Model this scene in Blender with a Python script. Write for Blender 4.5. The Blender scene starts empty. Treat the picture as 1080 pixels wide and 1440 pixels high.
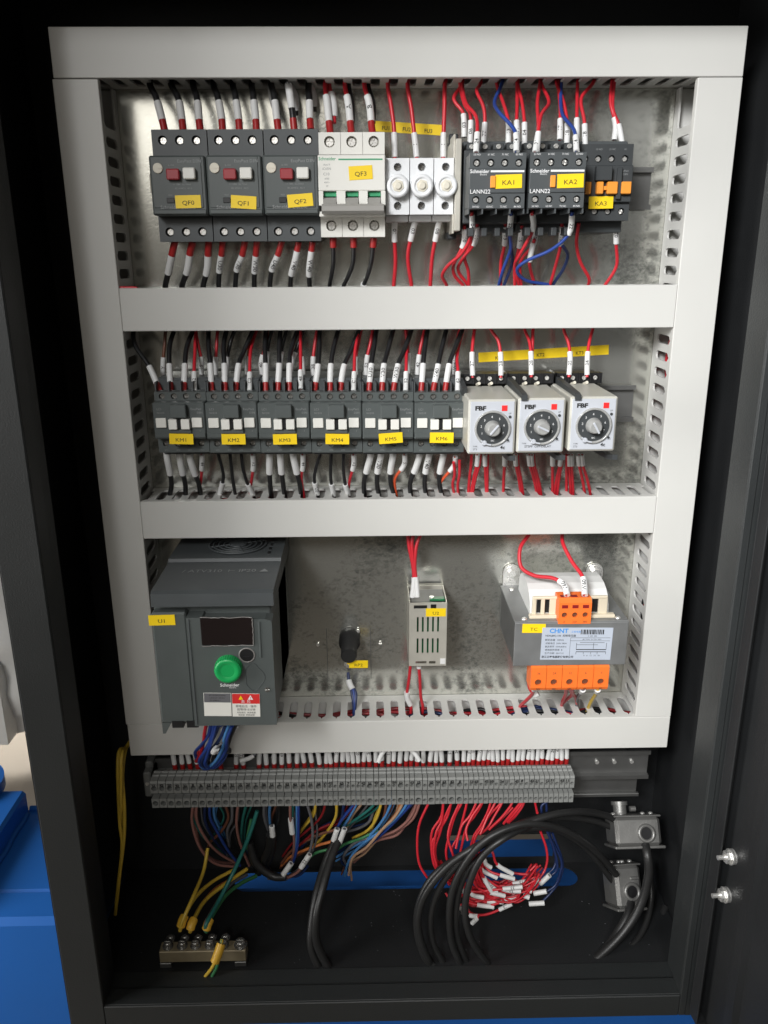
import bpy, math, random
from mathutils import Vector, Matrix
random.seed(7)
sc = bpy.context.scene
C = sc.collection
S = 0.001                     # lengths below are written in millimetres
R = math.radians
# ------------------------------------------------------------------ camera
CAM = Vector((-27.1692, -776.9306, -169.2193)); FOC = 1150.0
CR, CU, CF = Vector((0.999817, -0.018291, -0.005597)), Vector((0.01083, 0.300139, 0.953834)), Vector((0.015767, 0.95372, -0.300283))
cd = bpy.data.cameras.new('camera'); cam = bpy.data.objects.new('camera', cd); C.objects.link(cam)
cam.matrix_world = Matrix(((CR.x, CU.x, -CF.x, CAM.x*S), (CR.y, CU.y, -CF.y, CAM.y*S), (CR.z, CU.z, -CF.z, CAM.z*S), (0, 0, 0, 1)))
cd.sensor_fit = 'VERTICAL'; cd.sensor_height = 24; cd.lens = 24*FOC/1440; cd.clip_start = 0.02; cd.clip_end = 60
sc.camera = cam
# ------------------------------------------------------------------ world, lamps, exposure
w = bpy.data.worlds.new('World'); sc.world = w; w.use_nodes = True
w.node_tree.nodes['Background'].inputs[0].default_value = (1.0, 0.90, 0.76, 1)
w.node_tree.nodes['Background'].inputs[1].default_value = 0.085
sc.view_settings.view_transform = 'Standard'; sc.view_settings.look = 'None'
sc.view_settings.exposure = 0; sc.view_settings.gamma = 1
def lamp(kind, name, loc, target, power, size=None, col=(1, 1, 1), **k):
    l = bpy.data.lights.new(name, kind); l.energy = power; l.color = col
    if kind == 'AREA': l.shape = 'RECTANGLE'; l.size, l.size_y = size
    for a, b in k.items(): setattr(l, a, b)
    o = bpy.data.objects.new(name, l); C.objects.link(o)
    o.location = Vector(loc)*S
    o.rotation_euler = (Vector(target)-Vector(loc)).to_track_quat('-Z', 'Y').to_euler()
    return o
lamp('AREA', 'window_light', (-500, -1500, 300), (60, 0, -80), 3.0, (0.8, 0.6), (1.0, 0.96, 0.90))
lamp('AREA', 'side_window_light', (-1300, -520, -350), (-480, 0, -1000), 14, (0.6, 0.9), (1.0, 0.985, 0.96))
lamp('SPOT', 'gradient_spot', (-500, -1320, 420), (440, 0, -400), 176, None, (0.98, 0.99, 1.0), spot_size=R(43), spot_blend=1.0, shadow_soft_size=0.24)  # added spot; its soft cone makes the left-to-right falloff on the panel
lamp('SPOT', 'lower_fill_spot', (100, -1500, 250), (110, 0, -700), 48, None, (1.0, 0.99, 0.96), spot_size=R(25), spot_blend=1.0, shadow_soft_size=0.2)  # added fill spot brightening the bottom centre and right of the panel
lamp('AREA', 'yard_light', (-1800, 2400, 600), (-1300, 1900, -1500), 17, (1.2, 1.2), (1.0, 0.95, 0.88), spread=R(50))

def at(u, v, y):              # the point at depth y that the pixel (u, v) of the 1080 x 1440 photograph looks at
    d = CR*((u-540)/FOC) + CU*((720-v)/FOC) + CF
    return CAM + d*((y-CAM.y)/d.y)
def atz(u, v, z):
    d = CR*((u-540)/FOC) + CU*((720-v)/FOC) + CF
    return CAM + d*((z-CAM.z)/d.z)
# ------------------------------------------------------------------ materials
def lin(h):
    if isinstance(h, tuple): return h+(1,)
    v = [int(h[i:i+2], 16)/255 for i in (0, 2, 4)]
    return tuple(c/12.92 if c <= .04045 else ((c+.055)/1.055)**2.4 for c in v)+(1,)
def mat(name, col, rough=.5, metal=0, var=.12, nscale=60, bump=0, bscale=900, coat=0, trans=0, spec=.5, alpha=1, rvar=.15):
    m = bpy.data.materials.new(name); m.use_nodes = True; t = m.node_tree; N, L = t.nodes, t.links
    b = N['Principled BSDF']; c = lin(col)
    tc = N.new('ShaderNodeTexCoord'); nz = N.new('ShaderNodeTexNoise'); nz.inputs['Scale'].default_value = nscale; nz.inputs['Detail'].default_value = 5
    L.new(tc.outputs['Object'], nz.inputs['Vector'])
    mx = N.new('ShaderNodeMix'); mx.data_type = 'RGBA'
    mx.inputs[6].default_value = tuple(x*(1-var) for x in c[:3])+(1,); mx.inputs[7].default_value = tuple(min(1, x*(1+var)) for x in c[:3])+(1,)
    L.new(nz.outputs['Fac'], mx.inputs[0]); L.new(mx.outputs[2], b.inputs['Base Color'])
    mr = N.new('ShaderNodeMapRange'); mr.inputs[3].default_value = max(.02, rough-rvar*rough); mr.inputs[4].default_value = min(1, rough+rvar*rough)
    L.new(nz.outputs['Fac'], mr.inputs[0]); L.new(mr.outputs[0], b.inputs['Roughness'])
    b.inputs['Metallic'].default_value = metal; b.inputs['Specular IOR Level'].default_value = spec
    b.inputs['Coat Weight'].default_value = coat; b.inputs['Transmission Weight'].default_value = trans
    if bump:
        n2 = N.new('ShaderNodeTexNoise'); n2.inputs['Scale'].default_value = bscale; n2.inputs['Detail'].default_value = 3
        L.new(tc.outputs['Object'], n2.inputs['Vector'])
        bp = N.new('ShaderNodeBump'); bp.inputs['Strength'].default_value = bump; bp.inputs['Distance'].default_value = .0005
        L.new(n2.outputs['Fac'], bp.inputs['Height']); L.new(bp.outputs[0], b.inputs['Normal'])
    return m
M = dict(
 duct=mat('light_grey_pvc', (.58, .575, .545), .40, var=.045, nscale=14, bump=.12, bscale=35),
 ductside=mat('light_grey_pvc_wall', (.56, .555, .53), .5, var=.04, nscale=12),
 dark=mat('dark_grey_nylon', (.060, .067, .070), .45, var=.10, bump=.15, bscale=1500),
 darker=mat('charcoal_nylon', (.036, .040, .042), .5, var=.10),
 mid=mat('slate_plastic', (.074, .085, .083), .45, var=.08, bump=.12, bscale=1500),
 term=mat('grey_polyamide', (.23, .235, .225), .5, var=.10, nscale=120),
 termd=mat('dark_grey_polyamide', (.15, .155, .15), .55, var=.1),  # darker grey, used on the end bracket
 white=mat('white_plastic', (.72, .71, .66), .4, var=.04),
 ivory=mat('ivory_plastic', (.66, .62, .52), .45, var=.05),
 ceram=mat('white_moulded_plastic', (.74, .75, .76), .3, var=.03),
 sleeve=mat('white_marker_tube', (.68, .68, .67), .45, var=.04, nscale=200),
 red=mat('red_pvc', (.52, .018, .03), .38, var=.15, nscale=40),
 crimp=mat('red_crimp_plastic', (.36, .018, .018), .4, var=.15),
 black=mat('black_pvc', (.012, .012, .013), .38, var=.2),
 rubber=mat('black_rubber', (.017, .017, .017), .42, var=.3, nscale=30, bump=.2, bscale=500),
 blue=mat('blue_pvc', (.018, .05, .24), .38, var=.15), lblue=mat('light_blue_pvc', (.07, .22, .48), .4, var=.15),
 navy=mat('navy_pvc', (.012, .025, .09), .4, var=.15), teal=mat('teal_pvc', (.02, .15, .13), .4, var=.15),
 brown=mat('brown_pvc', (.16, .06, .035), .4, var=.15), rose=mat('dusty_pink_pvc', (.28, .13, .11), .4), grey=mat('grey_pvc', (.13, .13, .14), .4),
 orange_w=mat('orange_pvc', (.55, .17, .05), .4), yellow_w=mat('yellow_pvc', (.62, .42, .05), .4, var=.15), green_w=mat('green_pvc', (.05, .20, .08), .4),
 tan=mat('tan_pvc', (.42, .26, .16), .4), orred=mat('orange_red_pvc', (.65, .09, .03), .4), maroon=mat('dark_red_pvc', (.22, .012, .015), .4),
 sticker=mat('yellow_label_tape', (.86, .60, .012), .4, var=.05, nscale=30), amber=mat('amber_plastic', (.80, .30, .04), .4),
 orange=mat('orange_terminal_plastic', (.85, .17, .028), .42, var=.06), ink=mat('black_ink', (.008, .008, .008), .6), inkgrey=mat('pale_grey_ink', (.26, .27, .27), .6),
 inkwhite=mat('white_ink', (.75, .75, .75), .6), inkgreen=mat('green_ink', (.03, .30, .13), .5), inkblue=mat('blue_ink', (.05, .25, .62), .5), inkred=mat('red_ink', (.7, .02, .02), .5),
 steel=mat('zinc_plated_steel', (.80, .79, .76), .28, .75, var=.1, nscale=300), nickel=mat('nickel_plate', (.34, .335, .32), .25, .8, nscale=200),
 alu=mat('brushed_aluminium', (.50, .48, .42), .42, .35, var=.12, nscale=80), cast=mat('cast_aluminium', (.20, .198, .19), .38, .5, var=.12, nscale=90, bump=.25, bscale=700),
 lamin=mat('steel_laminations', (.26, .265, .265), .5, .6, var=.18, nscale=60, bump=.2), brass=mat('tarnished_copper_bar', (.30, .25, .16), .5, .3, var=.35, nscale=70, bump=.2),
 silverface=mat('silver_print_face', (.50, .52, .56), .42, .15, var=.05), relay=mat('relay_grey_plastic', (.46, .45, .40), .4, var=.06), clear=mat('smoked_clear_plastic', (.62, .62, .6), .12, .0, trans=.55),
 redb=mat('dark_red_button', (.30, .02, .028), .4), toggle=mat('warm_grey_plastic', (.30, .29, .27), .42), green=mat('green_knob_plastic', (.008, .33, .085), .38, var=.08),
 display=mat('brown_display_window', (.013, .009, .009), .12, coat=.6), film=mat('wrinkled_clear_film', (.20, .19, .18), .2, bump=.5, bscale=250), pcb=mat('green_circuit_board', (.012, .14, .05), .35),
 coil=mat('white_coil_tape', (.70, .70, .68), .3, var=.05), bobbin=mat('cream_bobbin_plastic', (.62, .55, .42), .4), plate_lab=mat('silver_name_plate', (.52, .57, .66), .35, .2, var=.03),
 cab=mat('charcoal_powder_coat', (.021, .0235, .024), .50, var=.15, nscale=12, bump=.5, bscale=700), cabin=mat('black_interior_paint', (.0115, .0125, .0135), .6, var=.2, nscale=14, bump=.5, bscale=700),
 bluep=mat('blue_machine_enamel', (.022, .15, .54), .42, var=.10, nscale=5, bump=.25, bscale=60, spec=.15), conc=mat('workshop_concrete', (.42, .38, .33), .8, var=.18, nscale=4, bump=.4, bscale=40),
 sheet=mat('white_plastic_film', (.75, .75, .73), .3, var=.05, bump=.9, bscale=18), railm=mat('dull_zinc_rail', (.20, .20, .195), .45, .8, var=.15, nscale=60), warn=mat('red_warning_print', (.62, .03, .03), .4),
 lug=mat('yellow_crimp_lug', (.72, .42, .04), .4),
)
def galvanised():
    m = bpy.data.materials.new('galvanised_sheet'); m.use_nodes = True; t = m.node_tree; N, L = t.nodes, t.links; b = N['Principled BSDF']
    tc = N.new('ShaderNodeTexCoord'); big = N.new('ShaderNodeTexNoise'); big.inputs['Scale'].default_value = 7; big.inputs['Detail'].default_value = 6; big.inputs['Roughness'].default_value = .5; big.inputs['Distortion'].default_value = .6  # broad blotches: sheet mottle plus reflection contrast put into the colour
    sm = N.new('ShaderNodeTexNoise'); sm.inputs['Scale'].default_value = 380; sm.inputs['Detail'].default_value = 4
    sp = N.new('ShaderNodeTexVoronoi'); sp.inputs['Scale'].default_value = 170
    mp = N.new('ShaderNodeMapping'); mp.inputs['Scale'].default_value = (1, 1, 1.3)
    L.new(tc.outputs['Object'], mp.inputs['Vector'])
    for n in (sm, sp): L.new(mp.outputs[0], n.inputs['Vector'])
    L.new(tc.outputs['Object'], big.inputs['Vector'])
    def math_(op, a, b_):
        n = N.new('ShaderNodeMath'); n.operation = op
        for i, s in enumerate((a, b_)):
            if hasattr(s, 'is_linked'): L.new(s, n.inputs[i])
            else: n.inputs[i].default_value = s
        return n.outputs[0]
    cell = N.new('ShaderNodeTexVoronoi'); cell.inputs['Scale'].default_value = 240; L.new(mp.outputs[0], cell.inputs['Vector'])
    sep = N.new('ShaderNodeSeparateColor'); L.new(cell.outputs['Color'], sep.inputs[0])
    f = math_('ADD', math_('MULTIPLY', sep.outputs[0], .17), math_('ADD', math_('MULTIPLY', big.outputs['Fac'], 1.25), math_('ADD', math_('MULTIPLY', sm.outputs['Fac'], .46), math_('MULTIPLY', sp.outputs['Distance'], .16))))
    cr = N.new('ShaderNodeValToRGB'); cr.color_ramp.elements[0].position = .66; cr.color_ramp.elements[1].position = 1.02
    cr.color_ramp.elements[0].color = (.19, .20, .185, 1); cr.color_ramp.elements[1].color = (.60, .60, .55, 1)
    L.new(f, cr.inputs[0]); L.new(cr.outputs[0], b.inputs['Base Color'])
    mr = N.new('ShaderNodeMapRange'); mr.inputs[1].default_value = .5; mr.inputs[2].default_value = 1.; mr.inputs[3].default_value = .31; mr.inputs[4].default_value = .18
    L.new(f, mr.inputs[0]); L.new(mr.outputs[0], b.inputs['Roughness']); b.inputs['Metallic'].default_value = .84
    bp = N.new('ShaderNodeBump'); bp.inputs['Strength'].default_value = .13; bp.inputs['Distance'].default_value = .0005
    L.new(f, bp.inputs['Height']); L.new(bp.outputs[0], b.inputs['Normal'])
    return m
M['galv'] = galvanised()
# ------------------------------------------------------------------ mesh builder
class MB:
    def __init__(s): s.v = []; s.f = []; s.sm = []
    def add(s, vs, fs, smooth=False):
        o = len(s.v); s.v += [tuple(v) for v in vs]; s.f += [tuple(i+o for i in f) for f in fs]; s.sm += [smooth]*len(fs); return s
    def box(s, x0, x1, y0, y1, z0, z1, c=0):
        x0, x1 = min(x0, x1), max(x0, x1); y0, y1 = min(y0, y1), max(y0, y1); z0, z1 = min(z0, z1), max(z0, z1)
        c = min(c, (x1-x0)*.45, (y1-y0)*.45, (z1-z0)*.45)
        if c <= 0:
            return s.add([(x, y, z) for x in (x0, x1) for y in (y0, y1) for z in (z0, z1)],
                         [(0, 1, 3, 2), (4, 6, 7, 5), (0, 4, 5, 1), (2, 3, 7, 6), (0, 2, 6, 4), (1, 5, 7, 3)])
        V = []; I = {}
        lo, hi = (x0, y0, z0), (x1, y1, z1)
        for a in range(8):
            sg = [(a >> k) & 1 for k in range(3)]
            for k in range(3):      # vertex lying on face k
                p = [(hi[j] - (0 if j == k else c)) if sg[j] else (lo[j] + (0 if j == k else c)) for j in range(3)]
                I[(tuple(sg), k)] = len(V); V.append(p)
        F = []
        for k in range(3):
            j, l = (k+1) % 3, (k+2) % 3
            for sk in (0, 1):
                q = []
                for a, b in ((0, 0), (1, 0), (1, 1), (0, 1)):
                    g = [0]*3; g[k] = sk; g[j] = a; g[l] = b; q.append(I[(tuple(g), k)])
                F.append(q if sk else q[::-1])
            for a in (0, 1):
                for b in (0, 1):     # edge along k between faces j and l
                    g0 = [0]*3; g0[j] = a; g0[l] = b; g1 = list(g0); g1[k] = 1; g0, g1 = tuple(g0), tuple(g1)
                    q = [I[(g0, j)], I[(g1, j)], I[(g1, l)], I[(g0, l)]]
                    F.append(q if (a == b) == False else q[::-1])
        for a in range(8):
            sg = tuple((a >> k) & 1 for k in range(3)); q = [I[(sg, k)] for k in range(3)]
            F.append(q if sum(sg) % 2 else q[::-1])
        return s.add(V, F)
    def cyl(s, p0, p1, r0, r1=None, n=14, caps=True):
        r1 = r0 if r1 is None else r1; p0, p1 = Vector(p0), Vector(p1); d = (p1-p0).normalized()
        a = d.orthogonal().normalized(); b = d.cross(a)
        V = [p0+(a*math.cos(t)+b*math.sin(t))*r0 for t in [2*math.pi*i/n for i in range(n)]] + [p1+(a*math.cos(t)+b*math.sin(t))*r1 for t in [2*math.pi*i/n for i in range(n)]]
        s.add(V, [(i, (i+1) % n, n+(i+1) % n, n+i) for i in range(n)], n > 6)
        if caps: s.add(V, [tuple(range(n-1, -1, -1)), tuple(range(n, 2*n))])
        return s
    def lathe(s, base, d, prof, n=20):     # prof: (radius, height along d)
        base = Vector(base); d = Vector(d).normalized(); a = d.orthogonal().normalized(); b = d.cross(a); V = []
        for r, h in prof: V += [base+d*h+(a*math.cos(2*math.pi*i/n)+b*math.sin(2*math.pi*i/n))*r for i in range(n)]
        F = [(k*n+i, k*n+(i+1) % n, (k+1)*n+(i+1) % n, (k+1)*n+i) for k in range(len(prof)-1) for i in range(n)]
        s.add(V, F, True); s.add(V[-n:], [tuple(range(n))]); s.add(V[:n], [tuple(range(n-1, -1, -1))]); return s
    def prism(s, poly, ax, a, b):          # 2-D polygon extruded along axis ax
        def P(p, t): q = list(p); q.insert(ax, t); return q
        n = len(poly); V = [P(p, a) for p in poly]+[P(p, b) for p in poly]
        return s.add(V, [(i, (i+1) % n, n+(i+1) % n, n+i) for i in range(n)]+[tuple(range(n-1, -1, -1)), tuple(range(n, 2*n))])
    def tube(s, pts, r, n=8, caps=True):
        pts = [Vector(p) for p in pts]; a = None; V = []; m = len(pts)
        for i, p in enumerate(pts):
            d = (pts[min(i+1, m-1)]-pts[max(i-1, 0)]).normalized()
            a = d.orthogonal().normalized() if a is None else (a-d*a.dot(d)).normalized()
            b = d.cross(a); V += [p+(a*math.cos(2*math.pi*k/n)+b*math.sin(2*math.pi*k/n))*r for k in range(n)]
        s.add(V, [(i*n+k, i*n+(k+1) % n, (i+1)*n+(k+1) % n, (i+1)*n+k) for i in range(m-1) for k in range(n)], True)
        if caps: s.add(V[:n], [tuple(range(n-1, -1, -1))]); s.add(V[-n:], [tuple(range(n))])
        return s
    def face_holes(s, x0, x1, z0, z1, yf, yb, holes, depth=4, n=14):   # block whose front has round holes; holes = (x, z, r)
        hs = sorted(holes); xs = [x0]+[(hs[i][0]+hs[i+1][0])/2 for i in range(len(hs)-1)]+[x1]
        for i, (hx, hz, r) in enumerate(hs):
            a0, a1 = xs[i], xs[i+1]
            ang = sorted([2*math.pi*k/n for k in range(n)]+[math.atan2(c-hz, b-hx) % (2*math.pi) for b in (a0, a1) for c in (z0, z1)])
            m = len(ang); rim = [(hx+r*math.cos(t), yf, hz+r*math.sin(t)) for t in ang]; inn = [(p[0], yf+depth, p[2]) for p in rim]; out = []
            for t in ang:
                cx, cz = math.cos(t), math.sin(t); k = 1e9
                if cx > 1e-9: k = min(k, (a1-hx)/cx)
                if cx < -1e-9: k = min(k, (a0-hx)/cx)
                if cz > 1e-9: k = min(k, (z1-hz)/cz)
                if cz < -1e-9: k = min(k, (z0-hz)/cz)
                out.append((hx+cx*k, yf, hz+cz*k))
            s.add(rim+out+inn, [(j, (j+1) % m, m+(j+1) % m, m+j) for j in range(m)]+[(j, 2*m+j, 2*m+(j+1) % m, (j+1) % m) for j in range(m)]+[tuple(range(2*m, 3*m))])
        V = [(x0, yf, z0), (x1, yf, z0), (x1, yf, z1), (x0, yf, z1), (x0, yb, z0), (x1, yb, z0), (x1, yb, z1), (x0, yb, z1)]
        return s.add(V, [(0, 4, 5, 1), (1, 5, 6, 2), (2, 6, 7, 3), (3, 7, 4, 0), (4, 7, 6, 5)])
    def mesh(s, name, m):
        me = bpy.data.meshes.new(name); me.from_pydata([(a*S, b*S, c*S) for a, b, c in s.v], [], s.f)
        me.polygons.foreach_set('use_smooth', s.sm); me.update()
        for x in (m if isinstance(m, (list, tuple)) else [m]): me.materials.append(M[x])
        return me
    def build(s, name, m, parent=None, **k): return ob(name, s.mesh(name, m), parent, **k)
def ob(name, me, parent=None, loc=(0, 0, 0), rot=(0, 0, 0), label=None, cat=None, group=None, kind=None):
    o = bpy.data.objects.new(name, me); C.objects.link(o); o.location = Vector(loc)*S; o.rotation_euler = rot
    if parent: o.parent = parent
    if label: o['label'] = label
    if cat: o['category'] = cat
    if group: o['group'] = group
    if kind: o['kind'] = kind
    return o
def thing(name, label, cat, loc=(0, 0, 0), rot=(0, 0, 0), group=None): return ob(name, None, None, loc, rot, label, cat, group)
def kids(o): return [c for c in bpy.data.objects if c.parent == o]
def copy_tree(o, parent=None, **k):
    c = o.copy(); C.objects.link(c); c.parent = parent
    for ch in kids(o): copy_tree(ch, c)
    if 'loc' in k: c.location = Vector(k['loc'])*S
    if 'label' in k: c['label'] = k['label']
    return c
# ------------------------------------------------------------------ lettering
_tc = {}
def glyphs(s, bold=0):
    if (s, bold) not in _tc:
        cu = bpy.data.curves.new('t', 'FONT'); cu.body = s; cu.size = 1; cu.align_x = 'CENTER'; cu.align_y = 'CENTER'; cu.resolution_u = 2; cu.offset = bold
        o = bpy.data.objects.new('t', cu); C.objects.link(o); dg = bpy.context.evaluated_depsgraph_get()
        me = bpy.data.meshes.new_from_object(o.evaluated_get(dg)); _tc[(s, bold)] = ([tuple(v.co) for v in me.vertices], [tuple(p.vertices) for p in me.polygons])
        bpy.data.objects.remove(o); bpy.data.curves.remove(cu); bpy.data.meshes.remove(me)
    return _tc[(s, bold)]
def letters(parent, items, m, name='lettering'):     # items: (string, x, z, y, size mm[, tilt deg[, bold[, x stretch]]]) facing -Y
    b = MB()
    for it in items:
        st, x, z, y, sz = it[:5]; a = R(it[5]) if len(it) > 5 else 0; bo = it[6] if len(it) > 6 else 0; sx = it[7] if len(it) > 7 else 1
        V, F = glyphs(st, bo); b.add([(x+sz*(vx*sx*math.cos(a)-vy*math.sin(a)), y, z+sz*(vx*sx*math.sin(a)+vy*math.cos(a))) for vx, vy, _ in V], F)
    return b.build(name, m, parent)
def sticker(parent, st, x, z, y, w=16, h=8, tilt=0, size=4.2, mt='sticker', tz=-1.0, name='label_sticker'):
    o = MB().box(-w/2, w/2, 0, .25, -h/2, h/2).build(name, mt, parent, loc=(x, y-.27, z), rot=(0, -R(tilt), 0))
    if st: letters(o, [(st, 0, tz, -.12, size*1.02, 0, .0, 1.2)], 'ink')
    return o
# ------------------------------------------------------------------ screws and wires
def screw_mesh(r=2.4, mt='steel', name='screw'):
    b = MB(); b.cyl((0, 0, 0), (0, 1.2, 0), r, n=12); g = r*.2; q = r*.95
    for sx in (-1, 1):
        for sz in (-1, 1):
            b.prism([(sx*g, sz*g), (sx*q*.97, sz*g), (sx*q*.72, sz*q*.69), (sx*g, sz*q*.97)], 1, -.8, .1)
    return b.mesh(name, mt)
SCREW = screw_mesh(2.6); SCREW_D = screw_mesh(2.3, 'nickel'); SCREW_S = screw_mesh(1.9)
def screws(parent, pts, me=None):
    for x, y, z in pts: ob('screw', me or SCREW, parent, (x, y, z), (0, random.uniform(0, 1.5), 0))
def spline(P, n=7):
    P = [Vector(p) for p in P]; Q = [P[0]*2-P[1]]+P+[P[-1]*2-P[-2]]; out = []
    for i in range(1, len(Q)-2):
        a, b, c, d = Q[i-1:i+3]
        for k in range(n):
            t = k/n; out.append(.5*((2*b)+(c-a)*t+(2*a-5*b+4*c-d)*t*t+(3*b-a-3*c+d)*t**3))
    return out+[P[-1]]
def arc_from_end(pts):
    L = [0]
    for i in range(len(pts)-1, 0, -1): L.append(L[-1]+(pts[i]-pts[i-1]).length)
    return L
def sub(pts, a, b, n=5):
    L = arc_from_end(pts); m = len(pts); out = []
    for k in range(n+1):
        t = min(a+(b-a)*k/n, L[-1]-.01)
        for i in range(m-1):
            if L[i] <= t <= L[i+1]+1e-6:
                f = (t-L[i])/max(1e-6, L[i+1]-L[i]); out.append(pts[m-1-i].lerp(pts[m-2-i], f)); break
    return out
COL = dict(red='red', black='black', blue='blue', brown='brown', navy='dark blue', lblue='light blue', teal='teal', rose='dusty pink', grey='grey', orange_w='orange', yellow_w='yellow', green_w='green', tan='tan', orred='orange-red', maroon='dark red', rubber='black')
def wire(col, r, P, label, group=None, sleeve=None, txt=None, crimp=None, sr=None, n=7, sides=8, name=None, tip=None, cat='wire', sleeve2=None, cm='crimp'):
    """P: world points in mm, the last one in the terminal; sleeve/crimp = (from, to) mm measured back from the last point"""
    pts = spline(P, n); o = pts[0].copy(); rel = [p-o for p in pts]
    root = MB().tube(rel, r, sides).build(name or COL[col].replace(' ', '_').replace('-', '_')+'_wire', col, None, loc=o, label=label, cat=cat, group=group)
    if crimp: MB().tube(sub(rel, crimp[0], crimp[1], 3), (sr or r*1.35)*1.0, 10).build('crimp_sleeve', cm, root)
    for k, sl in enumerate((sleeve, sleeve2)):
        if not sl: continue
        sp = sub(rel, sl[0], sl[1], 5); rr = sr or r*1.35
        so = MB().tube(sp, rr*1.04, 10).build('marker_sleeve', 'sleeve', root)
        if txt and not k:
            mid = (sp[2]+sp[3])/2; X = (sp[1]-sp[4]).normalized()*-1      # runs away from the terminal
            Zv = (CAM-(mid+o)).normalized(); Zv = (Zv-X*Zv.dot(X)).normalized(); Y = Zv.cross(X)
            V, F = glyphs(txt, .01); sz = rr*1.75; b = MB()
            b.add([tuple(mid+X*vx*sz*1.15+Y*vy*sz+Zv*(rr*1.04+.04-.5*(vy*sz)**2/rr*.6)) for vx, vy, _ in V], F); b.build('lettering', 'ink', so)
    return root
# ================================================================== the setting
b = MB(); b.box(-6000, 3000, -3000, 9000, -1510, -1500); b.build('workshop_floor', 'conc', kind='structure')
t = thing('machine_bed', 'blue enamelled machine bed under and beside the open cabinet', 'machine', (0, 0, -903))
MB().box(-900, 700, -8, 44, -590, -.6, 7).build('bed_block', 'bluep', t)
MB().box(-900, -336, 40, 196, -590, -.7, 3).build('bed_block', 'bluep', t)
MB().box(-335, 700, 46, 196, -590, -64, 3).build('shade_well_bed', 'bluep', t)  # made-up drop in the bed that keeps the floor slot dark
MB().box(-900, -506, -8, 192, -1, 34, 4).build('raised_block', 'bluep', t)
b = MB(); b.tube([(-505+random.uniform(-1.2, 1.2), -6+i*11, 1.5+random.uniform(-.8, .8)) for i in range(18)], 3.6, 8); b.tube([(-506+12*i, 194, 1) for i in range(4)], 4, 8); b.build('weld_bead', 'bluep', t)
MB().cyl((-592, 185, 34), (-592, 185, 50), 56, n=48).build('round_flange', 'bluep', t)
p0, p1 = at(-160, 800, 1000), at(44, 1052, 1000)
b = MB(); n = 24; V = []
for i in range(n+1):
    for j in range(n+1):
        x = p0.x-500+(p1.x+10-p0.x+500)*i/n; z = p1.z+(p0.z+500-p1.z)*j/n
        V.append((x+14*math.sin(z*.011), 1000+22*math.sin(x*.021+z*.013)+14*math.sin(z*.037)+9*random.random()+(i/n)**6*60, z))
F = [(i*(n+1)+j, (i+1)*(n+1)+j, (i+1)*(n+1)+j+1, i*(n+1)+j+1) for i in range(n) for j in range(n)]
o0 = len(V); V2 = [(x, y+180, z) for x, y, z in V]
b.add(V, F, True); b.add(V2, F, True); b.box(V[0][0]+20, p1.x-60, 1010, 1170, p1.z+4, p0.z+480)
b.build('wrapped_pallet', 'sheet', label='white plastic wrapped load on the workshop floor left of the cabinet', cat='pallet')

# ------------------------------------------------------------------ cabinet
XL, XR, YF, YB, ZF = -296, 276, -150, 45, -880
cab = thing('cabinet', 'dark charcoal steel control cabinet standing open with wired panel inside', 'cabinet', (0, 0, -902))
def cz(b, name, m): return b.build(name, m, cab, loc=(0, 0, 902))
b = MB()                     # back wall with a service opening low in it
b.box(-330, 306, YB, YB+2, -838, 70); b.box(-330, 62, YB, YB+2, -884, -838); b.box(190, 306, YB, YB+2, -884, -838); b.box(62, 190, YB, YB+2, -884, -872)
cz(b, 'back_wall', 'cabin')
cz(MB().box(-331, -329, YF+1, YB, -900, 72), 'side_wall', 'cabin')
cz(MB().box(305, 307, YF+1, YB, -900, 72), 'side_wall', 'cabin')
cz(MB().box(-328.5, 304.5, YF+2, YB-.2, 66, 71), 'roof', 'cabin')
b = MB(); b.box(-328, 304, YF+3, 6, ZF-2, ZF); b.box(-328, 304, 38, YB-.02, ZF-2, ZF)     # floor with a long cable slot
def slot_end(cx, s, far): return [(far, 6), (cx, 6)]+[(cx+s*16*math.sin(R(a)), 22-16*math.cos(R(a))) for a in range(15, 180, 15)]+[(cx, 38), (far, 38)]
b.prism([p for p in slot_end(-178, -1, -328)], 2, ZF-2, ZF); b.prism([p for p in slot_end(199, 1, 304)], 2, ZF-2, ZF)
cz(b, 'floor', 'cabin')
b = MB(); b.box(-330, XL, YF, YF+2.4, -901, 72, .8); b.box(XL-2, XL, YF+2.4, YF+22, -875, 40, .5); b.box(XL-5, XL-2, YF+21, YF+43, -878, 44, .5); cz(b, 'frame_side', 'cab')
b = MB(); b.box(XR, 283, YF, YF+2.4, -901, 72, .8); b.box(XR, XR+2, YF+2.4, YF+22, -875, 40, .5); b.box(XR+2, XR+5, YF+21, YF+43, -878, 44, .5)
b.box(283, 306, YF+.4, YF+2.4, -901, 72); cz(b, 'frame_side', 'cab')
b = MB(); b.box(XL+.1, XR-.1, YF, YF+2.4, -901, -875, .8); b.box(XL-1, XR+1, YF+2.4, YF+22, -877, -875, .4); b.box(XL-4, XR+4, YF+21.9, YF+44, -880, -878, .4)
b.box(XL-1, XR+1, YF+21, YF+22, -878, -875); cz(b, 'frame_sill', 'cab')
b = MB(); b.box(XL+.1, XR-.1, YF, YF+2.4, 40, 72, .8); b.box(XL, XR, YF+2.4, YF+40, 40, 42); cz(b, 'frame_head', 'cab')
b = MB(); b.box(-330, 306, YF+3, -20, -902, -900); cz(b, 'base_plate', 'cab')
d = ob('door', None, cab, (285, YF-3, 902), (0, 0, R(5)))
b = MB(); b.box(11, 12.5, -640, 0, -893, 60); b.box(0, 12.5, -1.5, 0, -893, 60, .4); b.box(0, 1.5, -15, -1.5, -893, 60, .4)
b.box(1.5, 11, -640, -1.5, -893, -891.5); b.box(1.5, 9, -640, -15, -891.5, -890)
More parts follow.
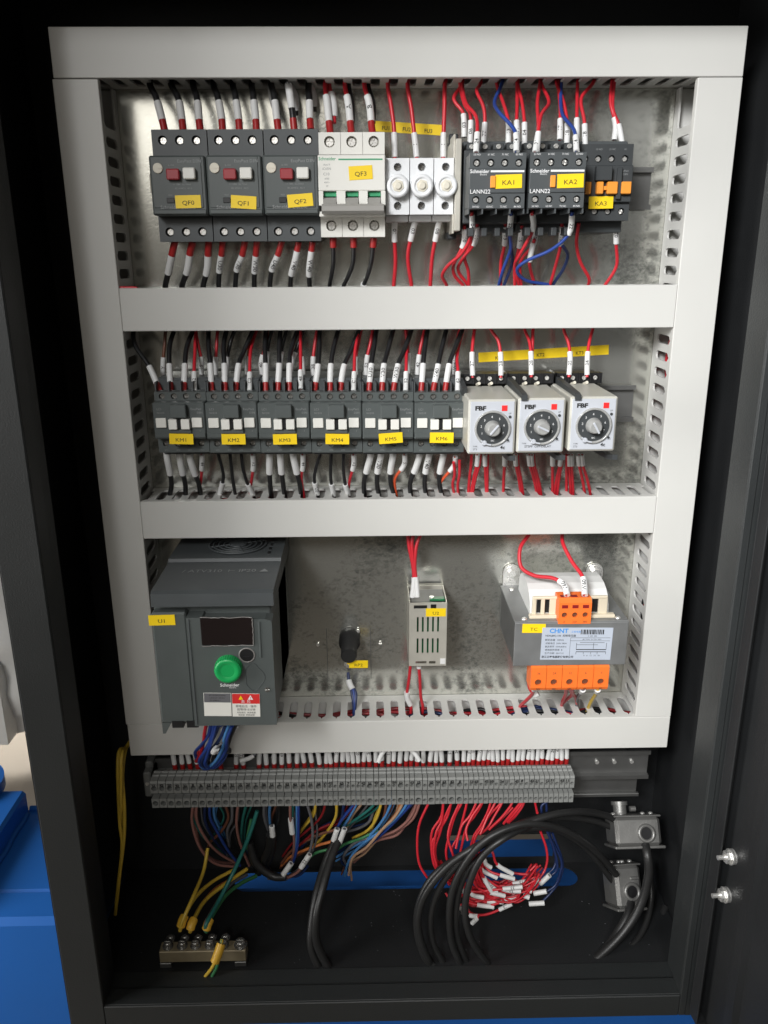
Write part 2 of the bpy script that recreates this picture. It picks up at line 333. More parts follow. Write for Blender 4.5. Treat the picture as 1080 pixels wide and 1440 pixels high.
b.prism([(5, -48), (11, -46), (11, -62), (5, -60)], 2, -860, 40); b.build('door_panel', 'cabin', d)
for v in (1197, 1250):
    z = at(1022, v, -163).z
    b = MB(); b.cyl((11, -18, z), (-4, -18, z), 2.2, n=12); b.cyl((11, -18, z), (9.6, -18, z), 7, n=18); b.cyl((6.5, -18, z), (3, -18, z), 5.8, n=6); b.cyl((8.6, -18, z), (7, -18, z), 7.2, n=20)
    b.build('bolt', 'steel', d)
# ------------------------------------------------------------------ mounting plate, rails, wiring ducts
pl = thing('mounting_plate', 'mottled galvanised steel mounting plate behind all the wired components', 'mounting plate', (0, 0, -658))
MB().box(-279, 279, .6, 3, 0, 660, .4).build('sheet', 'galv', pl)
screws(pl, [(x, -.8, z+658) for x, z in ((-84.3, -558.5), (-18.9, -557.8))], SCREW_S)
a, c = at(528.6, 177, .3), at(621.7, 183.5, .3)
s1 = sticker(pl, None, (a.x+c.x)/2, (a.z+c.z)/2+658, .6, (c-a).length+3, 8.4, -3.4); s1.name = 'label_strip'
letters(s1, [('FU1', -20, -1.2, -.12, 4.4, 0, .01), ('FU2', -2, -1.2, -.12, 4.4, 0, .01), ('FU3', 17, -1.4, -.12, 4.4, 0, .01)], 'ink')
a, c = at(673, 501.5, .3), at(856, 493, .3)
s1 = sticker(pl, None, (a.x+c.x)/2, (a.z+c.z)/2+658, .6, (c-a).length, 9, 3.0); s1.name = 'label_strip'
letters(s1, [('KT1', -42, -1.6, -.12, 4.4, 0, .01), ('KT2', -3, -1.2, -.12, 4.4, 0, .01), ('KT3', 34, -1.6, -.12, 4.4, 0, .01)], 'ink')
def din_rail(x0, x1, z, y0, label):
    b = MB(); hw, t = 17.5, 1.1; P = [(-hw, -7.5), (-hw+4.2, -7.5), (-hw+4.2, -1.2), (hw-4.2, -1.2), (hw-4.2, -7.5), (hw, -7.5), (hw, -7.5+t), (hw-4.2+t, -7.5+t), (hw-4.2+t, 0), (-hw+4.2-t, 0), (-hw+4.2-t, -7.5+t), (-hw, -7.5+t)]
    b.prism([(y, zz) for zz, y in P], 0, 0, x1-x0)
    return b.build('din_rail', 'railm', None, loc=(x0, y0, z), label=label, cat='din rail', group='mounting rails of the panel')
din_rail(-214, 224, -115, 0, 'zinc mounting rail in the top row, its end showing right of the KA3 contactor')
din_rail(-216, 225, -306, 0, 'zinc mounting rail in the middle row, its end showing right of the KT3 timer')
def duct(name, label, x, z, L, vert=False, skip=(0, 0), wid=34, walls=(0, 1)):
    """slotted trunking: origin at its left/bottom corner on the plate, L long"""
    t = thing(name, label, 'wiring duct', (x, 0, z), group='grey slotted wiring ducts')
    ax = 0 if vert else 2
    def pr(b, poly, a, c): b.prism(poly if not vert else [(y, l) for l, y in poly], ax, a, c)   # poly in (l, y)
    def bx(b, l0, l1, y0, y1, w0, w1, c=0): b.box(w0, w1, y0, y1, l0, l1, c) if vert else b.box(l0, l1, y0, y1, w0, w1, c)
    b = MB(); bx(b, 0, L, -1.6, 0, 0, wid); b.build('base', 'ductside', t)
    for wl in walls:
        w0 = 0 if wl == 0 else wid-1.7; w1 = w0+1.7; b = MB(); bx(b, 0, L, -10, -1.6, w0, w1)
        l = 7.5+skip[0]
        while l < L-6-skip[1]:
            pr(b, [(l-7.5, -9.9), (l-5.2, -10.6), (l-3.9, -13), (l-3.5, -16), (l-3.5, -37.5), (l-4.2, -40), (l-6.8, -42), (l-6.8, -46), (l-5.8, -49.5), (l+5.8, -49.5), (l+6.8, -46), (l+6.8, -42), (l+4.2, -40), (l+3.5, -37.5), (l+3.5, -16), (l+3.9, -13), (l+5.2, -10.6), (l+7.5, -9.9)], w0, w1); l += 15
        if skip[0]: bx(b, 0, 3, -49, -9.9, w0, w1)
        b.build('slotted_wall', 'ductside', t)
    b = MB(); bx(b, .2, L-.2, -52, -50.3, -1, wid+1, .5); bx(b, .2, L-.2, -50.3, -45.5, -1, -.1); bx(b, .2, L-.2, -50.3, -45.5, wid+.1, wid+1); b.build('cover', 'duct', t)
    return t
duct('wiring_duct', 'top horizontal grey wiring duct spanning the full width of the panel', -275, -33.6, 550)
duct('wiring_duct', 'horizontal grey wiring duct between the breaker row and the contactor row', -240, -230.4, 479)
duct('wiring_duct', 'horizontal grey wiring duct between the contactor row and the drive', -240, -420.3, 479)
duct('wiring_duct', 'bottom horizontal grey wiring duct above the terminal row', -275, -654, 550)
duct('wiring_duct', 'left vertical grey wiring duct beside the QF0 breaker and the drive', -275, -619, 584, True, (0, 28))
duct('wiring_duct', 'right vertical grey wiring duct beside the transformer', 240, -619, 584, True, (0, 28))
# lower rail on its bracket, for the terminal row
t = thing('terminal_rail', 'dull steel mounting rail carrying the terminal row, bare at its right end', 'din rail', (-262, 0, -700))
b = MB(); P = [(-17.5, -7.5), (-13, -7.5), (-13, -1.2), (13, -1.2), (13, -7.5), (17.5, -7.5), (17.5, -6.3), (14.2, -6.3), (14.2, 0), (-14.2, 0), (-14.2, -6.3), (-17.5, -6.3)]
b.prism([(y-11, zz+1) for zz, y in P], 0, 0, 534); b.build('rail', 'railm', t)
b = MB(); b.box(10, 526, -8, -6, -46, -15, .5); b.box(10, 526, -6, 40, -18, -15); b.box(440, 528, -12, -8, -44, -40, .5); b.build('bracket', 'railm', t)
b = MB()
for x in (478, 497, 516): b.cyl((x, -14.2, 2), (x, -12, 2), 2.2, n=12)
b.build('rivet', 'steel', t)

random.seed(2); b = MB()
for _ in range(70):
    x, y, r = random.uniform(-290, 270), random.uniform(-108, 4), random.uniform(.25, .8); b.add([(x-r, y, .05), (x+r, y-r*.6, .05), (x+.2*r, y+r, .05), (x, y, r*1.1)], [(0, 1, 3), (1, 2, 3), (2, 0, 3)])
b.build('debris', 'grey', None, loc=(0, 0, ZF), label='pale dust grains scattered on the cabinet floor', cat='debris', kind='stuff')
# ================================================================== devices (front faces look along -Y)
def P3(zc): return lambda y, z: (y, z)
# ---- motor circuit breakers QF0, QF1, QF2
def breaker():
    t = thing('motor_breaker', 'x', 'circuit breaker', group='dark grey motor circuit breakers')
    W = 22.2
    b = MB(); b.box(-W+.6, W-.6, -43.4, -7, -42, 41.8, .8); b.build('body', 'dark', t)
    b = MB(); b.face_holes(-W, W, 22.5, 43, -52, -43, [(x, 35, 3.7) for x in (-13.6, 0, 13.6)], 8); b.box(-W, W, -43.5, -30, 24, 43.0, .3); b.build('upper_terminal_block', 'dark', t)
    b = MB(); b.face_holes(-W, W, -43, -22.5, -52, -43, [(x, -35.3, 3.7) for x in (-13.6, 0, 13.6)], 8); b.box(-W, W, -43.5, -30, -43.0, -24, .3); b.build('lower_terminal_block', 'dark', t)
    screws(t, [(x, -48.4, 35) for x in (-13.6, 0, 13.6)]+[(x, -48.4, -35.3) for x in (-13.6, 0, 13.6)])
    b = MB(); b.box(-W, W, -68, -50, -23, 22, 1.2); b.box(-W+1, W-1, -69, -67.5, -22, -18.5, .5); b.box(-W+1.5, W-3, -68.6, -67.8, -17.3, 21, .4); b.build('front_cover', 'mid', t)
    b = MB(); b.lathe((-W+7, -68, 12.5), (0, -1, 0), [(4, 0), (4, 1.2), (3.6, 1.5)], 20); b.box(-W+4, -W+10, -69.8, -69.3, 12.1, 12.9); dl = b.build('setting_dial', 'ivory', t)
    MB().box(-8, 2.2, -73.5, -68.4, 3.6, 11.8, .8).build('stop_button', 'redb', t)
    MB().box(5.2, 14.8, -73.5, -68.4, 4, 12.6, .8).build('start_button', 'white', t)
    b = MB(); b.box(-10, -4, -69.4, -68.5, -13.6, -9.6, .3); b.build('test_slot', 'black', t)
    letters(t, [('EasyPact D3N', 10, 17.6, -68.75, 3.3), ('6-10A', -4.5, 14.6, -68.75, 2.0), ('I > 138A   Icu 100kA', 3, 0.4, -68.75, 1.7), ('IEC 60947-2   AC-3', 4, -2.6, -68.75, 1.7), ('TEST', -7, -7.8, -68.75, 1.6)], 'inkgrey')
    letters(t, [('Schneider Electric', -1.5, -17.0, -68.75, 3.9, 0, .012)], 'inkgrey', 'maker_lettering')
    return t
qf = breaker(); QX = [-179.2, -134, -88.8]
qfs = [qf]+[copy_tree(qf) for _ in range(2)]
for i, (o, tx, tz, tl) in enumerate(zip(qfs, (7, 6.5, 7), (-12.6, -13.2, -12), (1, -3.5, 4))):
    o.location = Vector((QX[i], 0, -115))*S; sticker(o, 'QF%d' % i, tx, tz, -68.8, 20.5, 9.8, tl, 4.6)
    o['label'] = 'dark grey motor breaker with red and white buttons marked QF%d' % i
b = MB(); b.box(-5, 5, -18, -7.5, -20, 14, 1); b.box(-3, 3, -30, -18, -4, 12, 1); b.cyl((0, -18, -13), (0, -21, -13), 3, n=10)
b.build('end_stop', 'ivory', None, loc=(-208.5, 0, -115), label='beige end stop clamped on the rail left of breaker QF0', cat='end stop')
# ---- miniature breaker QF3
t = thing('miniature_breaker', 'white three-pole miniature circuit breaker marked QF3 with green stripe', 'circuit breaker', (-39.8, 0, -115))
b = MB(); b.box(-26.8, 26.8, -44, -7, -39, 39, 1); b.build('body', 'white', t)
for zz, nm in ((24, 'upper_terminal_block'), (-40, 'lower_terminal_block')):
    b = MB()
    for k in (-1, 0, 1): b.face_holes(k*18-8.85, k*18+8.85, zz, zz+16.5, -52, -30, [(k*18, zz+9.5 if zz > 0 else zz+9, 4.4)], 7)
    b.build(nm, 'white', t)
screws(t, [(k*18, -48, 33.5) for k in (-1, 0, 1)]+[(k*18, -48, -31) for k in (-1, 0, 1)], screw_mesh(3.2))
b = MB(); b.box(-27, 27, -68, -46, -5, 22, .7)
for k in (-1, 0, 1): b.box(k*18-9, k*18-5.4, -68, -46, -16, -5); b.box(k*18+5.4, k*18+9, -68, -46, -16, -5)
b.box(-27, 27, -58, -46, -23, -5); b.box(-27, 27, -66.5, -58, -24.5, -20.4, .6); b.build('front_cover', 'white', t)
b = MB()
for k in (-1, 0, 1): b.box(k*18-5.2, k*18+5.2, -64, -58, -9, -5.2, .3)
b.build('green_flag', 'inkgreen', t)
b = MB()
for k in (-1, 0, 1): b.prism([(-58, -9), (-66, -10), (-73, -17), (-73, -19), (-60, -17)], 0, k*18-5, k*18+5)
b.prism([(-66, -14.5), (-75, -15.5), (-76.5, -17), (-76.5, -20.5), (-74, -22.5), (-66, -22)], 0, -24.5, 25.5); b.build('toggle_bar', 'toggle', t)
letters(t, [('Schneider', -19.5, 19, -68.1, 3.5, 0, .012)], 'inkgreen', 'maker_lettering')
MB().box(-10.5, 24.8, -68.15, -67.9, 18.0, 19.1).build('green_stripe', 'inkgreen', t)
letters(t, [('Acti 9', -20, 14.6, -68.1, 2.2), ('iC65N', -20, 11.6, -68.1, 2.6), ('C10', -20.4, 7.6, -68.1, 3.0), ('6000', -20, 4.2, -68.1, 1.9), ('400V~', -20, 1.4, -68.1, 1.8), ('3P', -20, -1.4, -68.1, 1.8)], 'inkgrey')
sticker(t, 'QF3', 7.2, 8.6, -68.1, 19, 10.4, 3, 4.6)
# ---- fuse holders FU1..FU3
def fuse():
    t = thing('fuse_holder', 'x', 'fuse holder', group='white fuse holders with round screw caps')
    b = MB(); b.face_holes(-9.5, 9.5, 0, 21.5, -60, -20, [(0, 14.8, 3.2)], 7); b.face_holes(-9.5, 9.5, -21.5, 0, -60, -20, [(0, -14.8, 3.2)], 7)
    b.box(-9.5, 9.5, -20, -7, -24, 23); b.box(-9.5, 9.5, -46, -20, -26.5, -21.6, .6); b.build('body', 'ceram', t)
    screws(t, [(0, -54.5, 14.8), (0, -54.5, -14.8)], SCREW_D)
    b = MB(); b.lathe((0, -60, 0), (0, -1, 0), [(8.9, 0), (9.1, 3), (9.0, 7), (8.3, 8.8), (6.0, 9.2), (5.6, 8.2)], 30); c = b.build('screw_cap', 'ceram', t)
    b = MB(); b.cyl((0, -68, 0), (0, -69, 0), 4.9, n=6); b.lathe((0, -68.9, 0), (0, -1, 0), [(3.0, 0), (3.0, .8), (2.2, 1.1)], 18); b.build('hexagon_insert', 'ivory', c)
    return t
f = fuse()
for i, x in enumerate((-2.6, 17.0, 36.6)):
    o = f if i == 0 else copy_tree(f); o.location = Vector((x, 0, -116.3))*S; o['label'] = 'white fuse holder with round cap beneath the label FU%d' % (i+1)
t = thing('end_clamp', 'silver metal end clamp between fuse holder FU3 and contactor KA1', 'end clamp', (46.5, 0, -115))
b = MB(); b.box(-2.6, 2.2, -66, -7, -36, 34, .6); b.box(-4, -2.2, -60, -9, -38, 38, .5); b.build('clamp_plate', 'alu', t)
MB().box(-5, 3, -30, -8, 34, 42, 1).build('clamp_foot', 'darker', t); MB().box(-5, 3, -30, -8, -42, -36, 1).build('clamp_foot', 'darker', t)
# ---- contactor relays KA1, KA2 with add-on blocks, and KA3
def contactor_base(t, W=22.5, yf=-70, z0=-35, z1=32, m='dark'):
    b = MB(); b.box(-W+.3, W-.3, -50, -7, z0-2, z1+2, .8); b.build('body', m, t)
def ka():
    t = thing('contactor_relay', 'x', 'contactor relay', group='contactor relays with add-on contact blocks'); W = 21.6
    contactor_base(t, 22.3)
    b = MB(); b.box(-22.3, 22.3, -66, -50, -30, 26, .8)
    for k in range(4):
        x = -16.2+k*10.8; b.box(x-4.2, x+4.2, -64, -40, 26, 31, .5); b.box(x-2.2, x+2.2, -74, -60, -40, -33.5, .5)
    b.build('coil_housing', 'darker', t)
    screws(t, [(-16.2+k*10.8, -64.6, 28.4) for k in range(4)], SCREW_S)
    b = MB(); hs = [(-16.2+k*10.8, 12.8, 2.9) for k in range(4)]
    b.face_holes(-W, W, 9, 20, -100, -92, hs, 4.5); b.face_holes(-W, W, -20, -9, -100, -92, [(x, -13.8, r) for x, z, r in hs], 4.5)
    b.box(-W, W, -101, -92, -9, 9, .5); b.box(-W, W, -92, -66.2, -20, 20, .8)
    for k in range(5): b.box(-W+k*10.8-.5 if k else -W, -W+k*10.8+.5, -99, -68, -24, -19.8)
    b.build('contact_block', 'dark', t)
    screws(t, [(x, -98.2, z) for x, z, r in hs]+[(x, -98.2, -13.8) for x, z, r in hs], SCREW_S)
    MB().box(-5.6, -1.6, -102.6, -100.8, -5.2, 3.4, .4).build('flag_tab', 'amber', t)
    letters(t, [('Schneider', -14.0, 6.6, -101.1, 3.7, 0, .015), ('Electric', -11, 4.4, -101.1, 1.8), ('LANN22', -13.2, -8.0, -101.1, 4.3, 0, .006)]
            + [(s, -16.2+k*10.8, 18.6, -100.15, 1.9) for k, s in enumerate(('53 NO', '61 NC', '71 NC', '83 NO'))]+[(s, -16.2+k*10.8, -18.8, -100.15, 1.9) for k, s in enumerate(('54 NO', '62 NC', '72 NC', '84 NO'))], 'inkwhite')
    MB().box(-5.5, 20.4, -101.2, -100.9, 6.0, 7.4).build('white_stripe', 'inkwhite', t)
    return t
k1 = ka(); k2 = copy_tree(k1)
for o, x, z, s, sx, sz in ((k1, 73.0, -115.4, 'KA1', 8.6, -.6), (k2, 119.3, -115.2, 'KA2', 10, -.6)):
    o.location = Vector((x, 0, z))*S; sticker(o, s, sx, sz, -101.2, 20.5, 10, 1.5, 4.8); o['label'] = 'dark grey contactor relay with white-lettered front block marked %s' % s
t = thing('auxiliary_contactor', 'recessed dark grey contactor marked KA3 with orange tabs', 'contactor', (164.6, 0, -115.6)); contactor_base(t)
b = MB(); W = 22.4; hs = [(-16.2+k*10.8, 19, 2.8) for k in range(4)]
b.face_holes(-W, W, 14, 30, -66, -50, hs, 4); b.face_holes(-W, W, -28, -14, -66, -50, [(x, -21, r) for x, z, r in hs], 4); b.box(-W, W, -70, -50, -14, 14, .6); b.box(-9, 4, -76, -70, 2, 13, .5); b.box(9, 13, -73, -70, -12, 12, .5); b.build('front_housing', 'darker', t)
screws(t, [(x, -63.6, z) for x, z, r in hs]+[(x, -63.6, -21) for x, z, r in hs], SCREW_S)
for x0, x1 in ((-17, -12), (-7.5, -2), (1, 9.5), (12.5, 20.5)): MB().box(x0, x1, -75, -70, -8, 1.2, .6).build('orange_tab', 'amber', t)
MB().box(-2, 1, -73.5, -70, -5, -2, .2).build('tab_link', 'amber', t)
letters(t, [('13 NO', -5.4, 26, -66.15, 1.9), ('21 NC', 5.4, 26, -66.15, 1.9), ('A1', 16, 26, -66.15, 1.9), ('EasyPact', 15, 9.5, -70.2, 2.0), ('D3N', 16, 7, -70.2, 2.0)], 'inkgrey')
sticker(t, 'KA3', -2.2, -14.2, -70.1, 20, 9.4, 1, 4.6)
# ---- contactors KM1..KM6
def km():
    t = thing('contactor', 'x', 'contactor', group='row of dark grey power contactors'); W = 22.25; xs = [-15.6+k*10.4 for k in range(4)]
    b = MB(); b.box(-W, W, -52, -7, -36, 33, .8)
    for x in [-W+.6, -10.4, 0, 10.4, W-.6]: b.box(x-.6, x+.6, -64, -50, 23, 31)      # walls between the wire entries
    b.box(-W, W, -54, -50, 22, 31); b.build('body', 'dark', t)
    b = MB(); b.face_holes(-W, W, 15.5, 23, -68, -52, [(x, 19.2, 2.7) for x in xs], 4); b.build('upper_terminal_block', 'mid', t)
    b = MB(); b.face_holes(-W, W, -30.5, -16.5, -68, -52, [(x, -22.6, 2.7) for x in xs], 4); b.build('lower_terminal_block', 'mid', t)
    screws(t, [(x, -65.6, 19.2) for x in xs]+[(x, -65.6, -22.6) for x in xs], SCREW_D)
    b = MB(); b.box(-W, W, -78, -52, -16.4, 15.4, .9); b.box(-6.4, 7.4, -84, -78, 3.2, 14.4, .6); b.box(-W+.5, W-.5, -79, -77.9, -15, -11, .4)
    b.box(-9, 10, -80, -78, -11, -7.6, .4); b.build('front_cover', 'mid', t)
    for x, w_ in ((-15.4, 8.8), (15.4, 8.8)): MB().box(x-w_/2, x+w_/2, -80, -77.8, -6, 2.4, .4).build('white_tab', 'white', t)
    for x, w_ in ((-4.8, 7.2), (5.8, 7.2)): MB().box(x-w_/2, x+w_/2, -83, -77.8, -7, 1.8, .4).build('white_tab', 'white', t)
    MB().box(-1, 2.0, -81, -77.8, -6.6, 1, .2).build('tab_gap', 'black', t)
    letters(t, [('LC1', -16.5, 9.8, -78.15, 2.6), ('N1210', -15.4, 6.6, -78.15, 2.3), ('EasyPact', 15.0, 9.8, -78.15, 2.7), ('D3N', 18, 6.6, -78.15, 2.4), ('I', 17.5, -9, -79.15, 2.2)]
            + [(s, x, 14.0+10.2, -68.1, 1.7) for s, x in zip(('1/L1', '3/L2', '5/L3', '13NO'), xs)]+[(s, x, -28.4, -68.1, 1.7) for s, x in zip(('2/T1', '4/T2', '6/T3', '14NO'), xs)], 'inkgrey')
    return t
k0 = km()
for i in range(6):
    o = k0 if i == 0 else copy_tree(k0); KX = -191.6+i*45.0; KZ = -304.6-i*.45
    o.location = Vector((KX, 0, KZ))*S
    o['label'] = 'dark grey contactor with four white tabs marked KM%d' % (i+1)
for i, o in enumerate([o for o in bpy.data.objects if o.name.startswith('contactor') and o.parent is None and o.get('category') == 'contactor']):
    n = int(o['label'][-1]); sticker(o, 'KM%d' % n, (1, 1, .4, .8, 2.2, 1.5)[n-1], (-15.8, -16, -16, -15.8, -15, -14.6)[n-1], -80, 20.6, 9.2, (-1.5, -.5, .5, -1, 3.5, -1)[n-1], 4.4)
# ---- timer relays KT1..KT3 on their sockets
def kt():
    t = thing('timer_relay', 'x', 'timer relay', group='grey timer relays with round dials')
    b = MB(); b.box(-19.6, 19.6, -115, -42, -22.8, 22.8, 1.2); b.box(-18.6, 18.6, -42, -34, -20, 20); b.build('case', 'relay', t)
    f = MB().box(-18, 18, -115.6, -114.8, -21.2, 21.2, .3).build('face_plate', 'silverface', t)
    b = MB(); b.lathe((0.6, -115.6, -1), (0, -1, 0), [(15, 0), (15, 1.4), (14.2, 2.0), (13.2, 1.4), (13.0, .3)], 40); r = b.build('dial_ring', 'clear', t)
    b = MB(); b.lathe((0.6, -115.7, -1), (0, -1, 0), [(13, 0), (13, .5)], 40); d = b.build('dial', 'darker', t)
    letters(d, [(str(k), .6+9.6*math.cos(R(a)), -1+9.6*math.sin(R(a)), -116.3, 2.7) for k, a in ((1, 205), (2, 170), (3, 135), (4, 95), (5, 55), (6, 15), (7, -25))]+[('SEC', .8, -11.2, -116.3, 1.8)], 'inkwhite')
    b = MB(); b.lathe((0.6, -116.2, -1), (0, -1, 0), [(6.8, 0), (6.2, 3), (5.2, 7.5), (4.4, 8.0)], 22)
    for a in range(0, 360, 45): b.box(-.5, .5, -123.5, -116.2, -.5, .5) if 0 else None
    b.build('knob', 'clear', t); MB().box(-.8, .8, -1.6, 0, -4.6, 5.6, .3).build('knob_pointer', 'silverface', t, loc=(.6, -123.6, -1))
    b = MB(); b.tube([(.6+13.6*math.cos(R(a)), -117.6, -1+13.6*math.sin(R(a))) for a in range(-135, -85, 10)], .8, 8); b.lathe((-6, -116.4, -13), (0, -1, 0), [(2.2, 0), (2.2, 1.2), (1.5, 1.8)], 14); b.build('range_pointer', 'silverface', t)
    letters(t, [('FBF', -9.8, 15.6, -115.75, 4.8, 0, .05, 1.25)], 'ink', 'maker_lettering')
    MB().box(7.6, 12.2, -115.85, -115.5, 13.4, 18, 0).build('red_mark', 'inkred', t)
    letters(t, [('UP', 14.5, 11.3, -115.75, 1.8), ('ON', 14, -12.4, -115.75, 1.8)], 'ink')
    b = MB(); b.lathe((14.6, -115.5, 8.5), (0, -1, 0), [(1.2, 0), (1.2, .6)], 12); b.lathe((13.6, -115.5, -11), (0, -1, 0), [(1.0, 0), (1.0, .6)], 12); b.build('indicator_lamp', 'darker', t)
    return t
k0 = kt(); KTX = (73.0, 113.6, 156.4); kts = [k0, copy_tree(k0), copy_tree(k0)]
for i in range(3):
    o = kts[i]; o.location = Vector((KTX[i], 0, -305.3+i*.8))*S
    letters(o, [((('TYPE', -13.5, -16.2, -115.75, 1.7), ('ST3', -13.5, -18.6, -115.75, 2.2), ('4c', 9.4, -17.2, -115.75, 4.2, 0, .03)), (('TYPE', -13.5, -14.8, -115.75, 1.7), ('ST3PF  OFF-DELAY', -2, -17.4, -115.75, 2.7, 0, .01)), (('TYPE', -13.5, -16.2, -115.75, 1.7), ('ST3', -13.5, -18.6, -115.75, 2.2), ('4c', 9.4, -17.2, -115.75, 4.2, 0, .03)))[i][j] for j in range((3, 2, 3)[i])], 'ink', 'type_lettering')
    [c for c in kids(o) if c.name.startswith('knob_pointer')][0].rotation_euler = (0, R((40, -65, 150)[i]), 0)
    o['label'] = ('grey timer relay with round dial below label KT1, nearest the contactors', 'grey timer relay reading OFF-DELAY, middle of the three timers', 'grey timer relay with round dial below label KT3, rightmost timer')[i]
    t = thing('relay_socket', ('black screw socket behind the left timer relay', 'black screw socket behind the middle timer relay', 'black screw socket behind the right timer relay')[i], 'relay socket', (KTX[i]+3.2+i*1.0, 0, -305), group='black relay sockets')
    b = MB(); b.box(-20.2, 20.2, -32, -7, -32, 32, 1); hs = [(-15.2+k*10.1, 28.6, 2.9) for k in range(4)]
    b.face_holes(-20.2, 20.2, 24, 33, -40, -31, hs, 3); b.face_holes(-20.2, 20.2, -33, -24, -40, -31, [(x, -28.6, r) for x, z, r in hs], 3)
    for k in range(5): b.box(-20.2+k*10.05-.5 if k else -20.2, -20.2+k*10.05+.5 if k < 4 else 20.2, -43, -38, 24, 33.5); b.box(-20.2+k*10.05-.5 if k else -20.2, -20.2+k*10.05+.5 if k < 4 else 20.2, -43, -38, -33.5, -24)
    b.build('socket_body', 'black', t); screws(t, [(x, -39.2, z) for x, z, r in hs]+[(x, -39.2, -28.6) for x, z, r in hs], SCREW_S)
    if i:      # retaining lever that leans over the relay's top
        MB().prism([(-42, 20), (-110, 19.5), (-118, 22), (-118, 26), (-112, 27.2), (-42, 30)], 0, -21.5, -16.8).build('retaining_clip', 'darker', t)
    else: MB().prism([(-42, 20), (-80, 20), (-84, 27), (-42, 31)], 0, -24.5, -20.4).build('retaining_clip', 'darker', t)
    MB().prism([(-40, -31), (-108, -27), (-117, -24.2), (-117, -28.5), (-100, -32), (-40, -36)], 0, 12.5, 17).build('retaining_clip', 'darker', t)
    for x in (-7, 4): MB().cyl((x, -44, 24), (x+1, -50, 26), 1.5, n=8).build('contact_pin', 'ivory', t)
# ---- drive U1
t = thing('motor_drive', 'large dark grey variable speed drive with green knob marked U1', 'motor drive', (-163, 0, -505))
def Z(z): return z+505
b = MB(); b.box(-52.5, 48.5, -126, -4, Z(-566), Z(-443), 1.5); b.box(-52.5, 48.5, -70, -2, Z(-568), Z(-437), 1.5); b.build('body', 'mid', t)
b = MB(); b.prism([(-4, Z(-434)), (-72, Z(-434)), (-73, Z(-437)), (-136, Z(-438.2)), (-140, Z(-440)), (-140.5, Z(-451.5)), (-132, Z(-452.5)), (-4, Z(-452.5))], 0, -50.2, 52.7); top = b.build('top_cover', 'dark', t)
b = MB()             # fan guard of concentric rings over a dark recess
b.cyl((8, -36, Z(-433.9)), (8, -36, Z(-433.2)), 26, n=40); fan = b.build('fan_recess', 'black', top)
b = MB()
for r in (8, 13, 18, 23, 27):
    b.tube([(8+r*math.cos(R(a)), -36+r*math.sin(R(a)), Z(-432.8)) for a in range(0, 361, 12)], .95, 6)
for a in (20, 110, 200, 290): b.box(-.1, .1, 0, 0, 0, 0); b.tube([(8+7*math.cos(R(a)), -36+7*math.sin(R(a)), Z(-432.8)), (8+27*math.cos(R(a)), -36+27*math.sin(R(a)), Z(-432.8))], .9, 6)
b.lathe((8, -36, Z(-433.4)), (0, 0, 1), [(7, 0), (7, 1), (5.5, 1.4)], 24); b.build('fan_guard', 'dark', top, kind='stuff')
b = MB()
for k in range(5): b.box(39, 41.4, -62+k*11, -56+k*11, Z(-434), Z(-433.3))
b.build('vent_slot', 'black', top)
g = glyphs('/ ATV310  ⊢ IP20 ▲', 0); b = MB(); b.add([(6+9*x, -96+9*y, Z(-436.9)) for x, y, _ in g[0]], g[1]); b.build('lettering', 'inkgrey', top)
b = MB(); b.box(-52.6, -22.8, -136, -124, Z(-566), Z(-459), 1.6); b.prism([(-52.5, Z(-566)), (-52.5, Z(-577)), (-50, Z(-577)), (-44, Z(-566))], 1, -135, -126); b.build('side_panel', 'mid', t)
b = MB(); b.prism([(-22.2, Z(-462)), (-9, Z(-462)), (-8, Z(-464)), (44.5, Z(-464)), (50.2, Z(-466)), (50.2, Z(-566.5)), (-22.2, Z(-566.5))], 1, -140, -124)
fp = b.build('front_panel', 'mid', t)
MB().box(-20.7, -19.4, -140.6, -139.8, Z(-565), Z(-463), .3).build('panel_edge', 'dark', fp)
MB().box(38.5, 40.5, -141, -139.8, Z(-500), Z(-466), .5).build('panel_ridge', 'mid', fp)
dp = MB().box(-10.2, 34, -141.2, -139.5, Z(-487.5), Z(-461.8), .5).build('display_window', 'display', fp)
b = MB(); random.seed(5)
for sx, sy, L_, vert in ((-10, Z(-461.4), 44, 0), (34.2, Z(-487), 24, 1), (-10, Z(-487.8), 44, 0)):
    pts = [((sx+(0 if vert else L_*k/14)+random.uniform(-.3, .3)), -141.4+random.uniform(-.3, .3), sy+(L_*k/14 if vert else 0)+random.uniform(-.5, .5)) for k in range(15)]; b.tube(pts, .45, 5)
b.build('film_edge', 'film', dp)
kn = MB(); pr = [(11.8, 0), (11.4, 6), (10.8, 8), (8.5, 8.2), (6.0, 7.2)]; kn.lathe((11.4, -140, Z(-508.8)), (0, -1, 0), pr, 48)
for a in range(0, 360, 10): kn.tube([(11.4+11.5*math.cos(R(a)), -140.5, Z(-508.8)+11.5*math.sin(R(a))), (11.4+11.1*math.cos(R(a)), -147.4, Z(-508.8)+11.1*math.sin(R(a)))], .55, 5)
kn.build('jog_knob', 'green', t)
b = MB(); b.lathe((27.6, -140, Z(-497.6)), (0, -1, 0), [(7.2, 0), (7.2, .5), (6.2, .8), (6.0, .2)], 26); b.build('round_socket', 'film', fp)
b = MB(); b.lathe((27.6, -140.1, Z(-497.6)), (0, -1, 0), [(5.9, 0), (5.9, .25)], 24); b.box(24.5, 30.5, -141, -140.2, Z(-500), Z(-498.6)); b.build('socket_recess', 'black', fp)
b = MB(); cen = (32.6, Z(-519)); b.tube([(cen[0]+(8.2+1.2*math.cos(3*R(a)))*math.cos(R(a)), -140.15, cen[1]+(12.5+1.2*math.cos(4*R(a)))*math.sin(R(a))) for a in range(0, 361, 10)], .28, 5); b.build('moulded_outline', 'dark', fp)
